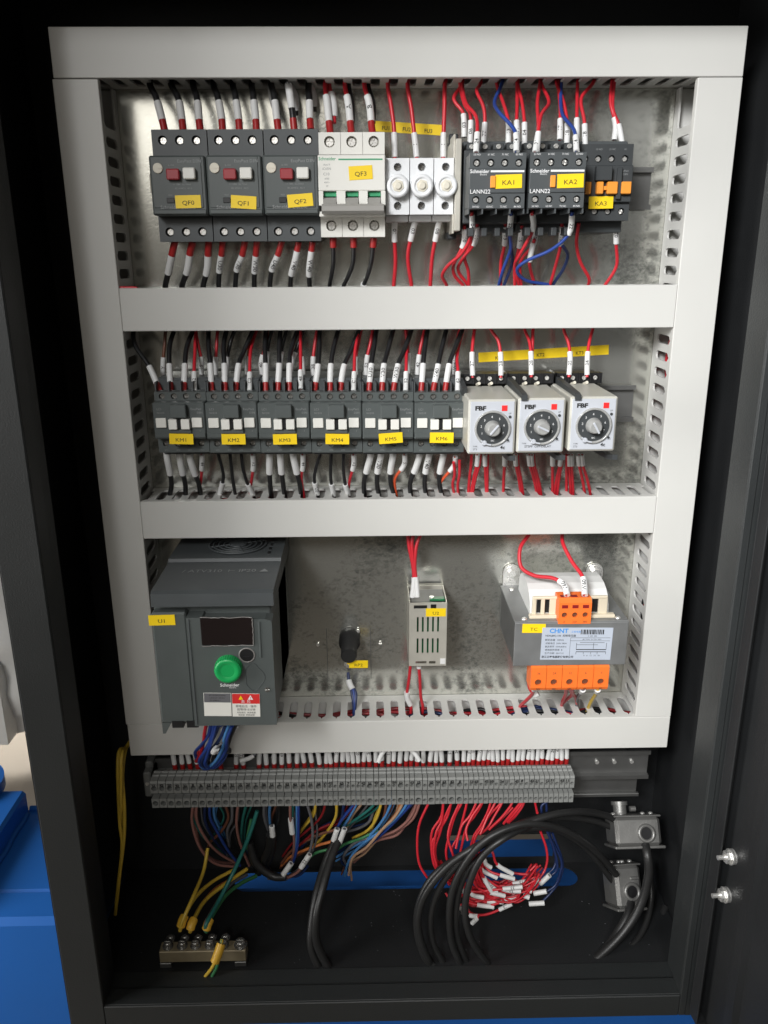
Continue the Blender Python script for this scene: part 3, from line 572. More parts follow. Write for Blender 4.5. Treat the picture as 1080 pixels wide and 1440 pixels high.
screws(fp, [(43.4, -140.4, Z(-531))], SCREW_D)
letters(fp, [('Schneider', 11, Z(-526.3), -140.25, 4.2, 0, .014), ('Electric', 13.5, Z(-528.8), -140.25, 2.0)], 'inkwhite', 'maker_lettering')
s = MB().box(-12, 12, 0, .25, -11.5, 11.5, .1).build('rating_sticker', 'white', t, loc=(-.7, -140.4, Z(-545.2)), rot=(0, R(1.5), 0))
MB().box(-11.6, 11.6, -.12, 0, 2.2, 11.2).build('grey_band', 'grey', s); letters(s, [('ATV310HU22N4A', 0, 9.2, -.2, 1.9), ('2.2kW/3HP  380/460V', 0, 6.6, -.2, 1.5), ('IEC 61800-5-1', -2, 4.2, -.2, 1.6)], 'ink')
s = MB().box(-12.2, 12.2, 0, .25, -11.5, 11.5, .1).build('warning_sticker', 'white', t, loc=(24.2, -140.4, Z(-546.2)), rot=(0, R(1.5), 0))
MB().box(-12, 12, -.12, 0, 1.6, 11.2).build('red_band', 'warn', s)
letters(s, [('危  险', 0, 3.5, -.2, 3.2)], 'inkwhite', 'danger_lettering'); letters(s, [('断电后五 · 操作', 0, -1.2, -.2, 2.7), ('前等待15分钟', 0, -4.4, -.2, 2.7), ('危险电压  关闭电源', 0, -7.4, -.2, 1.9), ('请阅读  使用说明', 0, -9.8, -.2, 1.9)], 'ink')
MB().prism([(-6.4, 5.6), (-2.4, 5.6), (-4.4, 9.6)], 1, -.25, -.1).build('warning_triangle', 'sticker', s); MB().prism([(1.6, 5.6), (6.4, 5.6), (4, 10)], 1, -.25, -.1).build('warning_triangle', 'inkwhite', s)
letters(s, [('!', 4, 7.1, -.3, 3.4, 0, .02)], 'inkred')
sticker(t, 'U1', -43.6, Z(-465.5), -136, 22.5, 9.6, 1, 4.8)
b = MB()
for x in (-38, -25): b.box(x-5, x+5, -137, -128, Z(-570), Z(-563.5))
b.build('cable_entry', 'black', t)
b = MB(); b.box(-6, 6, -3, 0, -8, 8, .5); b.build('x', 'alu'); bpy.data.objects.remove(bpy.data.objects['x'])
# mounting lug with its screw, behind the drive's upper left corner
b = MB(); b.box(-51, -36, -4, -.5, Z(-437), Z(-421), 1); b.build('mounting_lug', 'dark', t); screws(t, [(-43, -4.6, Z(-428))], SCREW)
# ---- RP2 : black capped component on a small plate
t = thing('potentiometer', 'black capped round component standing on the plate marked RP2', 'potentiometer', (-51, 0, -560))
b = MB(); b.box(-24.3, -23.7, .3, .6, -40, 20); b.build('bracket_edge', 'railm', t); MB().box(21.7, 22.3, .3, .6, -40, 20).build('bracket_edge', 'railm', t)
b = MB(); b.lathe((0, -1, 9), (0, -1, 0), [(11, 0), (11, 12), (8.2, 13), (8.0, 40), (7.2, 41.5)], 26); b.build('cap', 'rubber', t)
b = MB(); b.cyl((-1, -1, -20), (-1, -3, -20), 5.2, n=18); b.cyl((-1, -3, -20), (-1, -5.4, -20), 3.6, n=6); b.cyl((-1, -5.4, -20), (-1, -8, -20), 2, n=12); b.build('stud_nut', 'steel', t)
screws(t, [(9, -2, 17)], SCREW_S)
s = sticker(t, 'RP2', 9.5, -2.5, -37, 19, 8.4, -1, 4.4)
MB().box(-2, 2, -37, -30, -2.5, 2).build('sticker_tab', 'sticker', t)
# ---- power supply U2
t = thing('power_supply', 'slim silver perforated power supply marked U2', 'power supply', (27.5, 0, -527)); y0, y1 = -45, -.6
b = MB(); W = 18.5; H = 34.2      # perforated front: solid pieces around real slots
def perforated(b, x0, x1, z0, z1, y, th, holes):
    xs = sorted({x0, x1}|{h[0] for h in holes}|{h[1] for h in holes}); zs = sorted({z0, z1}|{h[2] for h in holes}|{h[3] for h in holes})
    for i in range(len(xs)-1):
        run = None
        for j in range(len(zs)):
            mx = (xs[i]+xs[i+1])/2; solid = j < len(zs)-1 and not any(h[0] < mx < h[1] and h[2] < (zs[j]+zs[j+1])/2 < h[3] for h in holes)
            if solid and run is None: run = zs[j]
            if not solid and run is not None: b.box(xs[i], xs[i+1], y, y+th, run, zs[j]); run = None
holes = [(-11+k*5, -9.2+k*5, 3, 19) for k in range(5)]+[(-11+k*5, -9.2+k*5, -20, -4) for k in range(5)]+[(-14, -1, 28, 31.6), (2.5, 8, 27.4, 32.4), (-12, -1, -31.6, -29), (1.5, 8, -32, -29)]
perforated(b, -W, W, -H, H, y0, 1, holes); b.box(-W, -W+1, y0+1, y1, -H, H); b.box(W-1, W, y0+1, y1, -H, H); b.box(-W+1, W-1, -2, y1, -H, H); b.build('perforated_case', 'alu', t)
MB().box(-W+1.2, W-1.2, -30, -28, -H+2, H-1).build('circuit_board', 'pcb', t)
b = MB(); b.box(-W+1.5, W-1.5, -42, -10, H-9, H-.5, .5); b.build('terminal_strip', 'black', t); MB().box(2, W-2, -40, -33, H-.6, H+1.4, .3).build('green_cover', 'pcb', t)
screws(t, [], SCREW); b = MB(); b.cyl((4, -36, H+.2), (4, -36, H+2.6), 2.4, n=12); b.build('terminal_screw', 'steel', t)
MB().box(W-6, W-.8, -45.3, -45, -H+2, -H+8).build('paper_sticker', 'sleeve', t); sticker(t, 'U2', 7.5, 24, -45.1, 19.5, 8.6, -.5, 4.4)
# ---- transformer TC
t = thing('control_transformer', 'heavy grey laminated control transformer with orange terminals marked TC', 'transformer', (158, 0, -516))
def Z(z): return z+516
b = MB(); b.box(-53, 51.5, -90, -3, Z(-537.5), Z(-494.5), 1)
b.build('laminated_core', 'lamin', t)
b = MB()
for y in range(-86, -6, 4): b.box(-53.4, 51.9, y-1.2, y+.8, Z(-536), Z(-496))
b.build('core_lamination', 'railm', t)
b = MB(); b.box(-53.6, 52.1, -91.2, -89.8, Z(-538), Z(-494), .5); b.box(-53.6, 52.1, -90, -2.2, Z(-494.4), Z(-493.2), .4); b.build('frame_strap', 'lamin', t)
for s in (-42.5, 42.5):
    b = MB(); b.prism([(s-8.5, Z(-494))]+[(s+8.5*math.cos(R(a)), Z(-479)+8.5*math.sin(R(a))) for a in range(180, -1, -20)]+[(s+8.5, Z(-494))], 1, -2.4, -.8); b.cyl((s, -2.4, Z(-479)), (s, -3.8, Z(-479)), 6.5, n=20); b.cyl((s, -3.8, Z(-479)), (s, -7.5, Z(-479)), 4, n=6); b.build('mounting_foot', 'steel', t)
screws(t, [(44.5, -91, Z(-490)+0), ], SCREW_S) if 0 else None
for sx in (-44, 43.5):
    for yy in (-84, -14): MB().lathe((sx, yy, Z(-493.3)), (0, 0, 1), [(2.6, 0), (2.4, 1), (1.4, 1.6)], 12).build('rivet', 'steel', t)
b = MB()
hw = 37
prof = [(-15, 0), (-14, 9), (-10, 16), (-3, 21), (6, 24), (20, 25), (32, 24), (40, 20), (44, 13), (46, 0)]
b.prism([(-60+p[0]*1.0, Z(-493.5)+p[1]) for p in prof], 0, -hw, hw); b.build('coil', 'coil', t)
b = MB(); b.box(-39, 41, -84, -78, Z(-493.4), Z(-490), .6); b.box(-39, 39, -82, -79.4, Z(-489.5), Z(-471), 0) if 0 else None
for x0, x1 in ((-36, -32.5), (-28, -24.5), (-20, -14), (16, 19.5), (25.5, 34)): b.box(x0, x1, -80.5, -77.5, Z(-490.5), Z(-475), .4)
b.box(-36, 34, -81, -77.6, Z(-475.5), Z(-472.5), .8); b.build('bobbin', 'bobbin', t)
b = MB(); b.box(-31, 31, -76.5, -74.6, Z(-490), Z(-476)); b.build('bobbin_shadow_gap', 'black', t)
tb = ob('upper_terminal', None, t, (1, -92, Z(-481.5)))
b = MB(); b.face_holes(-15, 15, -10, -1, 0, 18, [(x, -4.6, 2.6) for x in (-9.6, 0, 9.6)], 3)
b.prism([(0, -10), (0, -13.5), (3, -15), (18, -15), (18, -10)], 0, -15, 15); b.prism([(0, -1), (0, 7.5), (4, 11), (18, 11), (18, -1)], 0, -15, 15); b.build('terminal_housing', 'orange', tb)
b = MB()
for x in (-9.6, 0, 9.6): b.box(x-2.8, x+2.8, -.2, .5, 2.2, 5.4); b.box(x-3, x+3, 5, 10, 10.6, 11.3)
b.build('wire_slot', 'maroon', tb); screws(tb, [(x, 2.2, -4.6) for x in (-9.6, 0, 9.6)], screw_mesh(2.3, 'brown'))
letters(tb, [('0', -9.6, -11.6, -.12, 2.8), ('220', 0, -11.6, -.12, 2.8), ('380', 9.6, -11.6, -.12, 2.8)], 'brown')
tb = ob('lower_terminal', None, t, (0.4, -92, Z(-551)))
for k in range(5):
    x = -29.6+k*14.8; b = MB(); b.face_holes(x-7.2, x+7.2, -10, 2, 0, 20, [(x, -4.2, 3.2)], 3); b.prism([(0, 2), (0, 11), (3, 13), (20, 13), (20, 2)], 0, x-7.2, x+7.2); b.prism([(0, -10), (1.5, -13), (20, -13), (20, -10)], 0, x-7.2, x+7.2); h = b.build('terminal_housing', 'orange', tb)
    ob('screw', screw_mesh(2.9, 'brown'), h, (x, 2.2, -4.2)); letters(h, [(('36', '24', '12', '6', '0')[k], x, 5.2, -.12, 3.2), (('36V', '24V', '12V', '6V', '0V')[k], x, -11.2, -.3, 2.2, 0, .03)], 'brown')
b = MB(); b.box(-38, 37.6, 6, 20, 13, 15, .4); b.build('terminal_bracket', 'bobbin', tb)
s = MB().box(-33, 33, -.3, 0, -16.5, 16.5, .1).build('name_plate', 'plate_lab', t, loc=(4.6, -91.3, Z(-515.6)), rot=(0, R(1), 0))
letters(s, [('CHNT', -17.5, 13, -.4, 6.2, 0, .03), ('正泰电器', -1.5, 12.2, -.4, 2.2)], 'inkblue', 'maker_lettering')
letters(s, [('NDK(BK)-100  控制变压器', -15.5, 8.2, -.4, 2.5, 0, .01), ('额定容量  100VA', -21, 3.8, -.4, 2.4), ('初级电压  220V 380V', -19.2, .4, -.4, 2.2), ('额定频率  50Hz/60Hz', -19.4, -3, -.4, 2.2), ('绝缘耐热等级  B', -21, -6.4, -.4, 2.3), ('生产日期  2017.12', -20.4, -9.8, -.4, 2.3), ('浙江正泰电器股份有限公司', -17, -13.6, -.4, 2.5, 0, .02),
            ('0  220  380', 14, 8, -.4, 1.8), ('0   6   12   24   36', 15, -12, -.4, 2.1), ('JB/T 5555  0V 220V 380V', 14, 4.6, -.4, 1.7)], 'ink')
b = MB()
for z in (6.3, 3.2): b.box(-6, 31, -.42, -.3, z-.12, z+.12)
b.box(-6.1, -5.9, -.42, -.3, -15, 6.3); b.box(0, 28, -.42, -.3, -6.2, -5.4); b.box(0, 28, -.42, -.3, -8.4, -7.8); b.box(0, 20, -.42, -.3, -1, -.7); b.box(3, 26, -.42, -.3, 1.2, 1.5)
for x in (0, 7, 14, 20, 28): b.box(x-.15, x+.15, -.42, -.3, -10.5, -8.4)
for x in (0, 16, 28): b.box(x-.15, x+.15, -.42, -.3, -5.4, 1)
x = 3
while x < 25: wd = random.choice((.4, .7, 1.1)); b.box(x, x+wd, -.42, -.3, 9.8, 14.6); x += wd+random.choice((.4, .7))
b.build('diagram_lines', 'ink', s)
sticker(t, 'TC', -36, Z(-499.3), -91.3, 21.5, 9, -1, 4.4)
# ---- terminal row
def term(wd):
    b = MB(); zt, zb = 14, -20; w2 = wd/2-.32
    # side profile (y, z): raised centre, sloped shoulders, entry recess behind the ridge
    prof = [(-14, zt-9), (-28, zt-7), (-29, zt-1), (-33, zt), (-34, zt-1.8), (-35.5, zt-1.8), (-36, zt), (-39, zt-.2), (-40, zt-2), (-41.5, zt-2), (-42, zt-.2), (-49, zt-.8), (-50, zt-3.2)]
    prof2 = [(-50, zt-15.5), (-39, zt-15.7), (-39, zt-21), (-50, zt-21.2), (-50, zb+4), (-48, zb), (-14, zb+4)]
    yf = -50; b.prism([(y, z) for y, z in prof]+[(-43, zt-3.3)]+[(-43, zt-15.4)]+prof2[1:3]+[(-43, zt-21.3), (-43, zb+3.8)]+[(-43, zb+.5)]+[(-14, zb+4)], 0, -w2, w2)
    b.face_holes(-w2, w2, zt-14.8, zt-4, yf, -43, [(0, zt-9.2, min(3.0, w2-.4))], 6.9, 12)
    b.face_holes(-w2, w2, zb+1.5, zt-21.5, yf, -43, [(0, (zb+zt-20.5)/2, min(3.0, w2-.4))], 6.9, 12)
    return b.mesh('terminal_block', 'term')
tL, tS = term(8.1), term(5.27); tcL, tcS = MB().cyl((0, 0, 0), (0, -1.2, 0), 2.8, n=12).box(-2.4, 2.4, -1.5, -1.1, -.4, .4).mesh('clamp_screw', 'darker'), MB().cyl((0, 0, 0), (0, -1.2, 0), 1.8, n=12).box(-1.5, 1.5, -1.5, -1.1, -.3, .3).mesh('clamp_screw', 'darker')  # clamp screws coloured dark to carry the shade at the hole bottoms
seq = 'L'*22+'sssL'+'ssssL'+'sL'+'ssL'+'ssL'+'sL'+'sL'+'L'+'L'+'s'*22
wbL, wbS = [MB().box(-q+.1, q-.1, -40.4, -38.5, -6.9, -1.8).box(-q+.6, q-.6, -44, -40.4, -6, -4.6).mesh('recess_shade_web', 'dark') for q in (3.7, 2.3)]  # dark web puts the shade between the hole rows into its colour
def ordinal(n): return {1: 'first', 2: 'second', 3: 'third', 4: 'fourth', 5: 'fifth'}.get(n, '%d%s' % (n, 'th' if 10 <= n % 100 <= 20 else {1: 'st', 2: 'nd', 3: 'rd'}.get(n % 10, 'th')))
TOT = sum(8.1 if c == 'L' else 5.27 for c in seq); x = -259.5; TX = []; k_ = (182.6+259.5)/TOT
def TZ(x): return -701.2-(x+259)*.0030
for i, c in enumerate(seq):
    wd = (8.1 if c == 'L' else 5.27)*k_; cx = x+wd/2; x += wd; TX.append((cx, c))
    o = ob('terminal_block', tL if c == 'L' else tS, None, (cx, random.uniform(-.25, .25), TZ(cx)), label='%s grey screw terminal block, %s from the left end of the row' % ('wide' if c == 'L' else 'narrow', ordinal(i+1)), cat='terminal block', group='row of grey screw terminal blocks')
    o.scale = (k_, 1, 1)
    ob('recess_shade_web', wbL if c == 'L' else wbS, o)
    for hz in (4.8, -13.25): ob('clamp_screw', tcL if c == 'L' else tcS, o, (0, -43.3, hz))
    if i % 3 or c == 'L': letters(o, [(str(random.choice((11, 12, 21, 24, 7, 15, 31, 42, 50, 63, 8))), 0, 14-5.6+random.uniform(-.3, .4), -50.35, 4.0, random.uniform(-14, 14), .05)], 'ink', 'terminal_number')
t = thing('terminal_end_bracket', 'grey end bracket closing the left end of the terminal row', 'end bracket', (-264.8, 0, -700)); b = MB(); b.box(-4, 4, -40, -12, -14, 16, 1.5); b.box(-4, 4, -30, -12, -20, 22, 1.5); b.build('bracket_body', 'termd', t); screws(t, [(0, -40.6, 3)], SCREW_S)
# ---- earth bar on the cabinet floor
t = thing('earth_bar', 'tarnished copper earth bar with six screws on the cabinet floor', 'earth bar', (-207, -92, -880))
b = MB(); b.box(-46, 44, -7, 7, 6, 20, .8); b.build('bar', 'brass', t)
for x in (-40, 38): MB().box(x-6, x+6, -8, 6, 0, 5.8, .5).build('standoff', 'railm', t)
for k, x in enumerate((-38, -23, -9, 6, 20, 38)):
    b = MB(); r = 4.2 if k < 5 else 5.4; b.cyl((x, 0, 20), (x, 0, 21.2), r+1.4, n=20); b.cyl((x, 0, 21.2), (x, 0, 22.4), r+.6, n=20); b.lathe((x, 0, 22.4), (0, 0, 1), [(r, 0), (r, 3), (r*.8, 4.4), (r*.4, 4.8)], 16); b.box(x-r*.8, x+r*.8, -.5, .5, 27, 27.6); b.build('bar_screw', 'nickel', t)
    if k < 5:
        b = MB(); b.cyl((x+1, 9, 21), (x+1, 9, 22.6), 4.8, n=16); b.lathe((x+1, 9, 22.6), (0, 0, 1), [(3.4, 0), (3.2, 2.4), (1.5, 3)], 12); b.build('bar_nut', 'nickel', t)
# ---- cast connector hoods on the right
def hood(P, w_, h_, dp, rotz, roty, label, knob, hole):
    t = thing('connector_housing', label, 'connector housing', P, (R(-34), R(roty), R(rotz)), group='cast metal connector housings')
    b = MB(); b.box(-w_/2, w_/2, -dp, 0, -h_/2, h_/2, 3.5); b.box(-w_/2-2, w_/2+3, -dp-1, 2, -h_/2-2.5, -h_/2+.4, .8); b.box(-w_/2-1, w_/2+1, -dp-1, 1, h_/2-.4, h_/2+1.6, .8); b.build('shell', 'cast', t)
    hx, hz, hr = hole
    b = MB(); b.lathe((hx, -dp, hz), (0, -1, 0), [(hr+3.4, 0), (hr+3, 3), (hr, 3.2), (hr-.3, 0.2)], 28); b.build('cable_gland', 'cast', t)
    b = MB(); b.cyl((hx, -dp-.1, hz), (hx, -dp-.8, hz), hr, n=22); b.build('gland_seal', 'black', t)
    for x in (-w_/2+4, w_/2-4, -w_/2+13, w_/2-13): MB().lathe((x, -dp*.55, h_/2+1.5), (0, 0, 1), [(2.6, 0), (2.4, 1.5), (1, 2.2)], 12).build('lid_screw', 'steel', t)
    if knob: b = MB(); b.cyl((-w_/2+14, -dp*.4, h_/2+1), (-w_/2+14, -dp*.4, h_/2+12), 7.5, n=8); b.cyl((-w_/2+14, -dp*.4, h_/2+11), (-w_/2+14, -dp*.4, h_/2+15), 9, n=20); b.cyl((-w_/2+24, -dp*.5, h_/2+7), (-w_/2+30, -dp*.5, h_/2+7), 3, n=10); b.build('top_gland', 'cast', t)
    else: MB().box(1, 12, -dp-2.5, -dp, h_/2-15, h_/2-11.5, 1).build('latch_lug', 'cast', t)
    return t
p = at(898, 1184, -50); H1 = hood((p.x, -12, p.z-13), 50, 30, 38, 2, 1, 'upper cast metal connector housing with a cable gland knob on top', True, (8, -2, 6.5))
p = at(888, 1256, -50); H2 = hood((p.x-6, -12, p.z-19), 30, 44, 38, 8, 4, 'lower cast metal connector housing hanging beneath the other', False, (2, -5, 6.5))
# ================================================================== wires
def zm(ox, oy, s): return lambda x, y: (ox+x/s, oy+y/s)
def path(P, z, ys, ye, bulge=0, pre=None, post=None):
    """pixels of an enlarged view -> world points; depth runs from ys to ye, bulging toward the viewer by `bulge` mm half-way"""
    n = len(P)-1; out = []
    for i, p in enumerate(P):
        t = i/n; y = p[2] if len(p) > 2 else ys+(ye-ys)*t-bulge*math.sin(math.pi*t); out.append(at(*z(p[0], p[1]), y))
    if pre is not None: out.insert(0, out[0]+Vector(pre))
    if post is not None: out.append(out[-1]+Vector(post))
    return out
z2, z1, z3 = zm(380, 90, 3.6), zm(130, 90, 3.857), zm(630, 90, 3.086)
pos3 = ('left', 'middle', 'right')
# row of breakers, feeds from the top duct
UPA = (4, 8, 14)
T1 = [[(310, 100), (345, 180), (375, 290), (392, 362)], [(425, 100), (465, 185), (485, 300), (492, 362)], [(545, 100), (568, 190), (578, 300), (585, 362)],
      [(655, 100), (680, 180), (700, 290), (706, 362)], [(762, 100), (775, 170), (792, 290), (798, 362)], [(865, 100), (872, 170), (885, 290), (890, 362)], [(970, 100), (985, 170), (1000, 290), (1008, 362)]]
for k, p in enumerate(T1):
    wire('black', 2.7, path(p, z1, -24, -44, 4, pre=UPA), 'thick black wire entering the %s upper screw of breaker QF%d' % (pos3[k % 3], k//3), 'black supply wires above the motor breakers', sleeve=(8.5, 24.5), crimp=(0, 9), sr=2.95)
for k, p in enumerate([[(95, 100), (95, 120), (112, 240), (122, 335)], [(195, 100), (198, 190), (202, 290), (206, 335)]]):
    wire('black', 2.7, path(p, z2, -24, -44, 4, pre=UPA), 'thick black wire entering the %s upper screw of breaker QF2' % pos3[k+1], 'black supply wires above the motor breakers', sleeve=((17, 40), (9.5, 25))[k], crimp=(0, 9), sr=2.95)
for k, p in enumerate([[(5, 100), (20, 200), (45, 260)], [(100, 100), (125, 170), (130, 260)], [(200, 100), (218, 160), (222, 240)]]):
    wire('black', 2.3, path(p, z2, -18, -16, 2, pre=UPA), 'black wire hidden behind the %s upper wire of breaker QF2' % pos3[k], 'black wires behind the breaker feeds', sleeve=(4, 22))
for k, (a, c) in enumerate((((290, 100), (305, 355)), ((390, 100), (412, 355)), ((488, 100), (518, 355)))):
    x = 14
    wire('red', 1.9, path([(a[0]-12, 100), (c[0]-16, 200), (c[0]-5, 310), (c[0], c[1])], z2, -24, -42, 3, pre=UPA), 'red wire entering the %s upper screw of breaker QF3' % pos3[k], 'wires above breaker QF3', sleeve=(11, 33), crimp=(0, 12), sr=2.95, txt=None if k == 0 else 'AB'[k-1])
    wire('red' if k == 0 else 'black', 1.9, path([(a[0]+8, 100), (c[0]+4+(12 if k == 0 else 0), 200), (c[0]+4+(14 if k == 0 else 0), 300)], z2, -20, -34, 2, pre=UPA), '%s wire paired behind the %s upper feed of breaker QF3' % ('second red' if k == 0 else 'black', pos3[k]), 'wires above breaker QF3', sleeve=(-.1, 26) if k == 0 else None, sr=2.9)
# breakers, lower side
DN = (0, 6, -12)
B1 = [[(448, 960), (430, 1040), (415, 1120), (395, 1212)], [(545, 960), (530, 1020), (515, 1120), (485, 1212)], [(630, 960), (628, 1020), (622, 1120), (600, 1212)],
      [(706, 960), (702, 1020), (690, 1100), (685, 1212)], [(828, 960), (812, 1040), (785, 1110), (775, 1212)], [(892, 960), (888, 1020), (880, 1110), (878, 1212)], [(1028, 960), (1005, 1040), (975, 1110), (962, 1212)]]
for k, p in enumerate(B1):
    wire('black', 2.2 if k > 2 else 2.5, path(p, z1, -42, -24, 3, post=DN)[::-1], 'black wire leaving the %s lower screw of breaker QF%d' % (pos3[k % 3], k//3), 'black wires below the motor breakers', sleeve=(13, 31 if k < 3 else 29), crimp=(0, 13), sr=2.7 if k > 2 else 3.0, txt=(None, None, None, 'U30', 'V30', 'W30', 'U40')[k])
for k, p in enumerate([[(145, 900), (125, 1000), (108, 1060), (102, 1130)], [(215, 900), (202, 1000), (197, 1060), (200, 1130)]]):
    wire('black', 2.2, path(p, z2, -42, -24, 3, post=DN)[::-1], 'black wire leaving the %s lower screw of breaker QF2' % pos3[k+1], 'black wires below the motor breakers', sleeve=(8, 31), crimp=(0, 9), sr=2.7, txt=('V40', 'W40')[k])
for k, p in enumerate([[(318, 880), (320, 1000), (310, 1070), (300, 1130)], [(422, 880), (420, 1000), (395, 1075), (370, 1130)], [(525, 880), (512, 1000), (490, 1080), (470, 1130)]]):
    q = path(p, z2, -42, -24, 4, post=DN)
    r_ = wire('black', 1.9, q[::-1], 'thin black wire leaving the %s lower screw of breaker QF3' % pos3[k], 'black wires below breaker QF3', crimp=(0, 8), sr=2.8, sleeve=((48, 70), (48, 70), (44, 68))[k])
# fuse wires
for k, (a, c) in enumerate(([(595, 100), (612, 200), (628, 300), (632, 470)], [(630, 770), (625, 870), (634, 1000), (625, 1130)]), ) if 0 else ():
    pass
for k, p in enumerate([[(595, 100), (610, 200), (627, 330), (630, 478)], [(695, 100), (715, 230), (732, 380), (742, 478)], [(885, 100), (882, 230), (877, 380), (876, 478)]]):
    wire('red', 1.75, path(p, z2, -24, -34, 2, pre=UPA), 'red wire entering the top of fuse holder FU%d' % (k+1), 'red wires above the fuse holders', sleeve=(1, 20), sr=2.5, txt=('', '1', '1')[k] or None)
for k, p in enumerate([[(633, 765), (628, 870), (634, 1000), (625, 1130)], [(742, 765), (718, 860), (697, 980), (716, 1130)], [(862, 765), (842, 860), (820, 980), (810, 1130)]]):
    wire('red', 1.75, path(p, z2, -40, -24, 2, post=DN)[::-1], 'red wire leaving the bottom of fuse holder FU%d' % (k+1), 'red wires below the fuse holders', sleeve=(4, 22), sr=2.5, txt=('01', '03', '08')[k])
# contactor relays, top
KA = [('red', [(60, 85), (25, 150), (62, 205), (70, 245), (70, 318)], -38, '03'), ('red', [(52, 85), (70, 170), (98, 225), (96, 345)], -48, '06'), ('red', [(62, 85), (78, 170), (125, 240), (122, 385)], -86, '24'), ('red', [(140, 85), (125, 120), (158, 205), (155, 355)], -48, '77'),
      ('red', [(212, 88), (240, 170), (262, 250), (262, 345)], -50, '13'), ('blue', [(235, 82), (203, 160), (218, 205), (290, 290), (297, 382)], -86, '14'), ('red', [(300, 85), (300, 180), (298, 255), (302, 340)], -50, '11'), ('red', [(303, 85), (322, 170), (332, 260), (332, 350)], -50, '04'),
      ('red', [(400, 82), (388, 170), (392, 280), (378, 385)], -86, '24'), ('red', [(405, 82), (438, 165), (402, 230), (384, 385)], -84, None), ('red', [(478, 82), (487, 180), (487, 260), (485, 330)], -48, '17'), ('red', [(470, 78), (500, 160), (518, 260), (515, 352)], -50, '18'),
      ('blue', [(492, 82), (494, 210), (548, 290), (558, 382)], -86, '14'), ('red', [(563, 82), (560, 170), (559, 250), (558, 330)], -48, None), ('red', [(632, 78), (578, 150), (592, 250), (595, 358)], -50, '18'),
      ('red', [(712, 78), (706, 170), (727, 260), (722, 330)], -40, None), ('red', [(722, 78), (715, 190), (742, 270), (758, 358)], -44, None)]
nm = {}
where = ['first wire from the left above KA1, behind', 'second from the left above KA1', 'third from the left above KA1, in front', 'fourth from the left above KA1, beside the number 77 sleeve', 'above the middle of KA1, behind the blue wire', 'crossing over the red ones above KA1', 'straight, above the right half of KA1', 'rightmost above KA1', 'leftmost above KA2, in front',
         'looping above the left screw of KA2', 'straight down behind the middle of KA2', 'slanting above the middle of KA2', 'crossing over the red ones above KA2', 'above the right half of KA2, behind the blue wire', 'curving in above the right edge of KA2', 'left one of the pair above KA3', 'right one of the pair above KA3']
for (c, p, ye, tx), wh in zip(KA, where):
    wire(c, 1.5, path(p, z3, -24, ye, 3, pre=(2, 6, 14)), '%s control wire %s' % (COL[c], wh), 'control wires above the contactor relays', sleeve=(0, 18), sr=2.35, txt=tx)
KB = [('red', [(104, 640), (102, 740), (60, 820), (0, 875), (-25, 920), (-5, 965)], -72, '04', 'leftmost, swinging left below KA1'), ('red', [(72, 700), (68, 780), (25, 870), (30, 920), (70, 970)], -52, '10', 'in the left loop below KA1'), ('red', [(126, 690), (118, 770), (60, 850), (45, 900), (92, 970)], -52, '11', 'crossing under the left sleeve of KA1'), ('red', [(100, 720), (95, 790), (72, 840), (88, 900), (90, 970)], -50, None, 'inside the left loop below KA1'),
      ('red', [(248, 690), (246, 780), (230, 860), (228, 970)], -50, 'V3', 'straight below the middle of KA1'), ('blue', [(275, 640), (268, 730), (272, 800), (240, 890), (218, 970)], -74, '22', 'hanging below the number 22 sleeve of KA1'), ('navy', [(262, 700), (270, 780), (278, 860), (240, 970)], -50, None, 'behind the blue one below KA1'),
      ('red', [(320, 700), (310, 790), (290, 880), (290, 970)], -50, '15', 'below the right edge of KA1'), ('red', [(365, 640), (368, 720), (310, 830), (290, 880), (310, 970)], -76, None, 'thick double, below the left edge of KA2'), ('red', [(378, 700), (372, 780), (315, 860), (318, 970)], -52, '04', 'second below the left edge of KA2'), ('red', [(375, 760), (355, 850), (360, 900), (378, 970)], -50, None, 'behind the double one below KA2'),
      ('blue', [(540, 640), (525, 735), (450, 805), (340, 855), (300, 895), (340, 940), (455, 965)], -82, '22', 'long loop swinging left below KA2'), ('red', [(495, 690), (488, 790), (460, 900), (440, 970)], -52, 'Y13', 'straight below the middle of KA2'), ('navy', [(498, 790), (520, 830), (500, 890), (455, 960)], -50, None, 'dark loop below the right half of KA2'),
      ('red', [(568, 690), (558, 780), (575, 860), (612, 930), (605, 970)], -54, None, 'curving right between KA2 and KA3'), ('red', [(728, 680), (730, 780), (730, 880), (672, 975)], -48, '70', 'alone below KA3')]
for c, p, ys, tx, wh in KB:
    r_ = wire(c, 1.5, path(p, z3, ys, -24, 0, post=(0, 6, -10))[::-1], '%s control wire %s' % (COL[c], wh), 'control wires below the contactor relays', sleeve=(3, 20) if tx or 'double' in wh else None, sr=2.35, txt=tx)
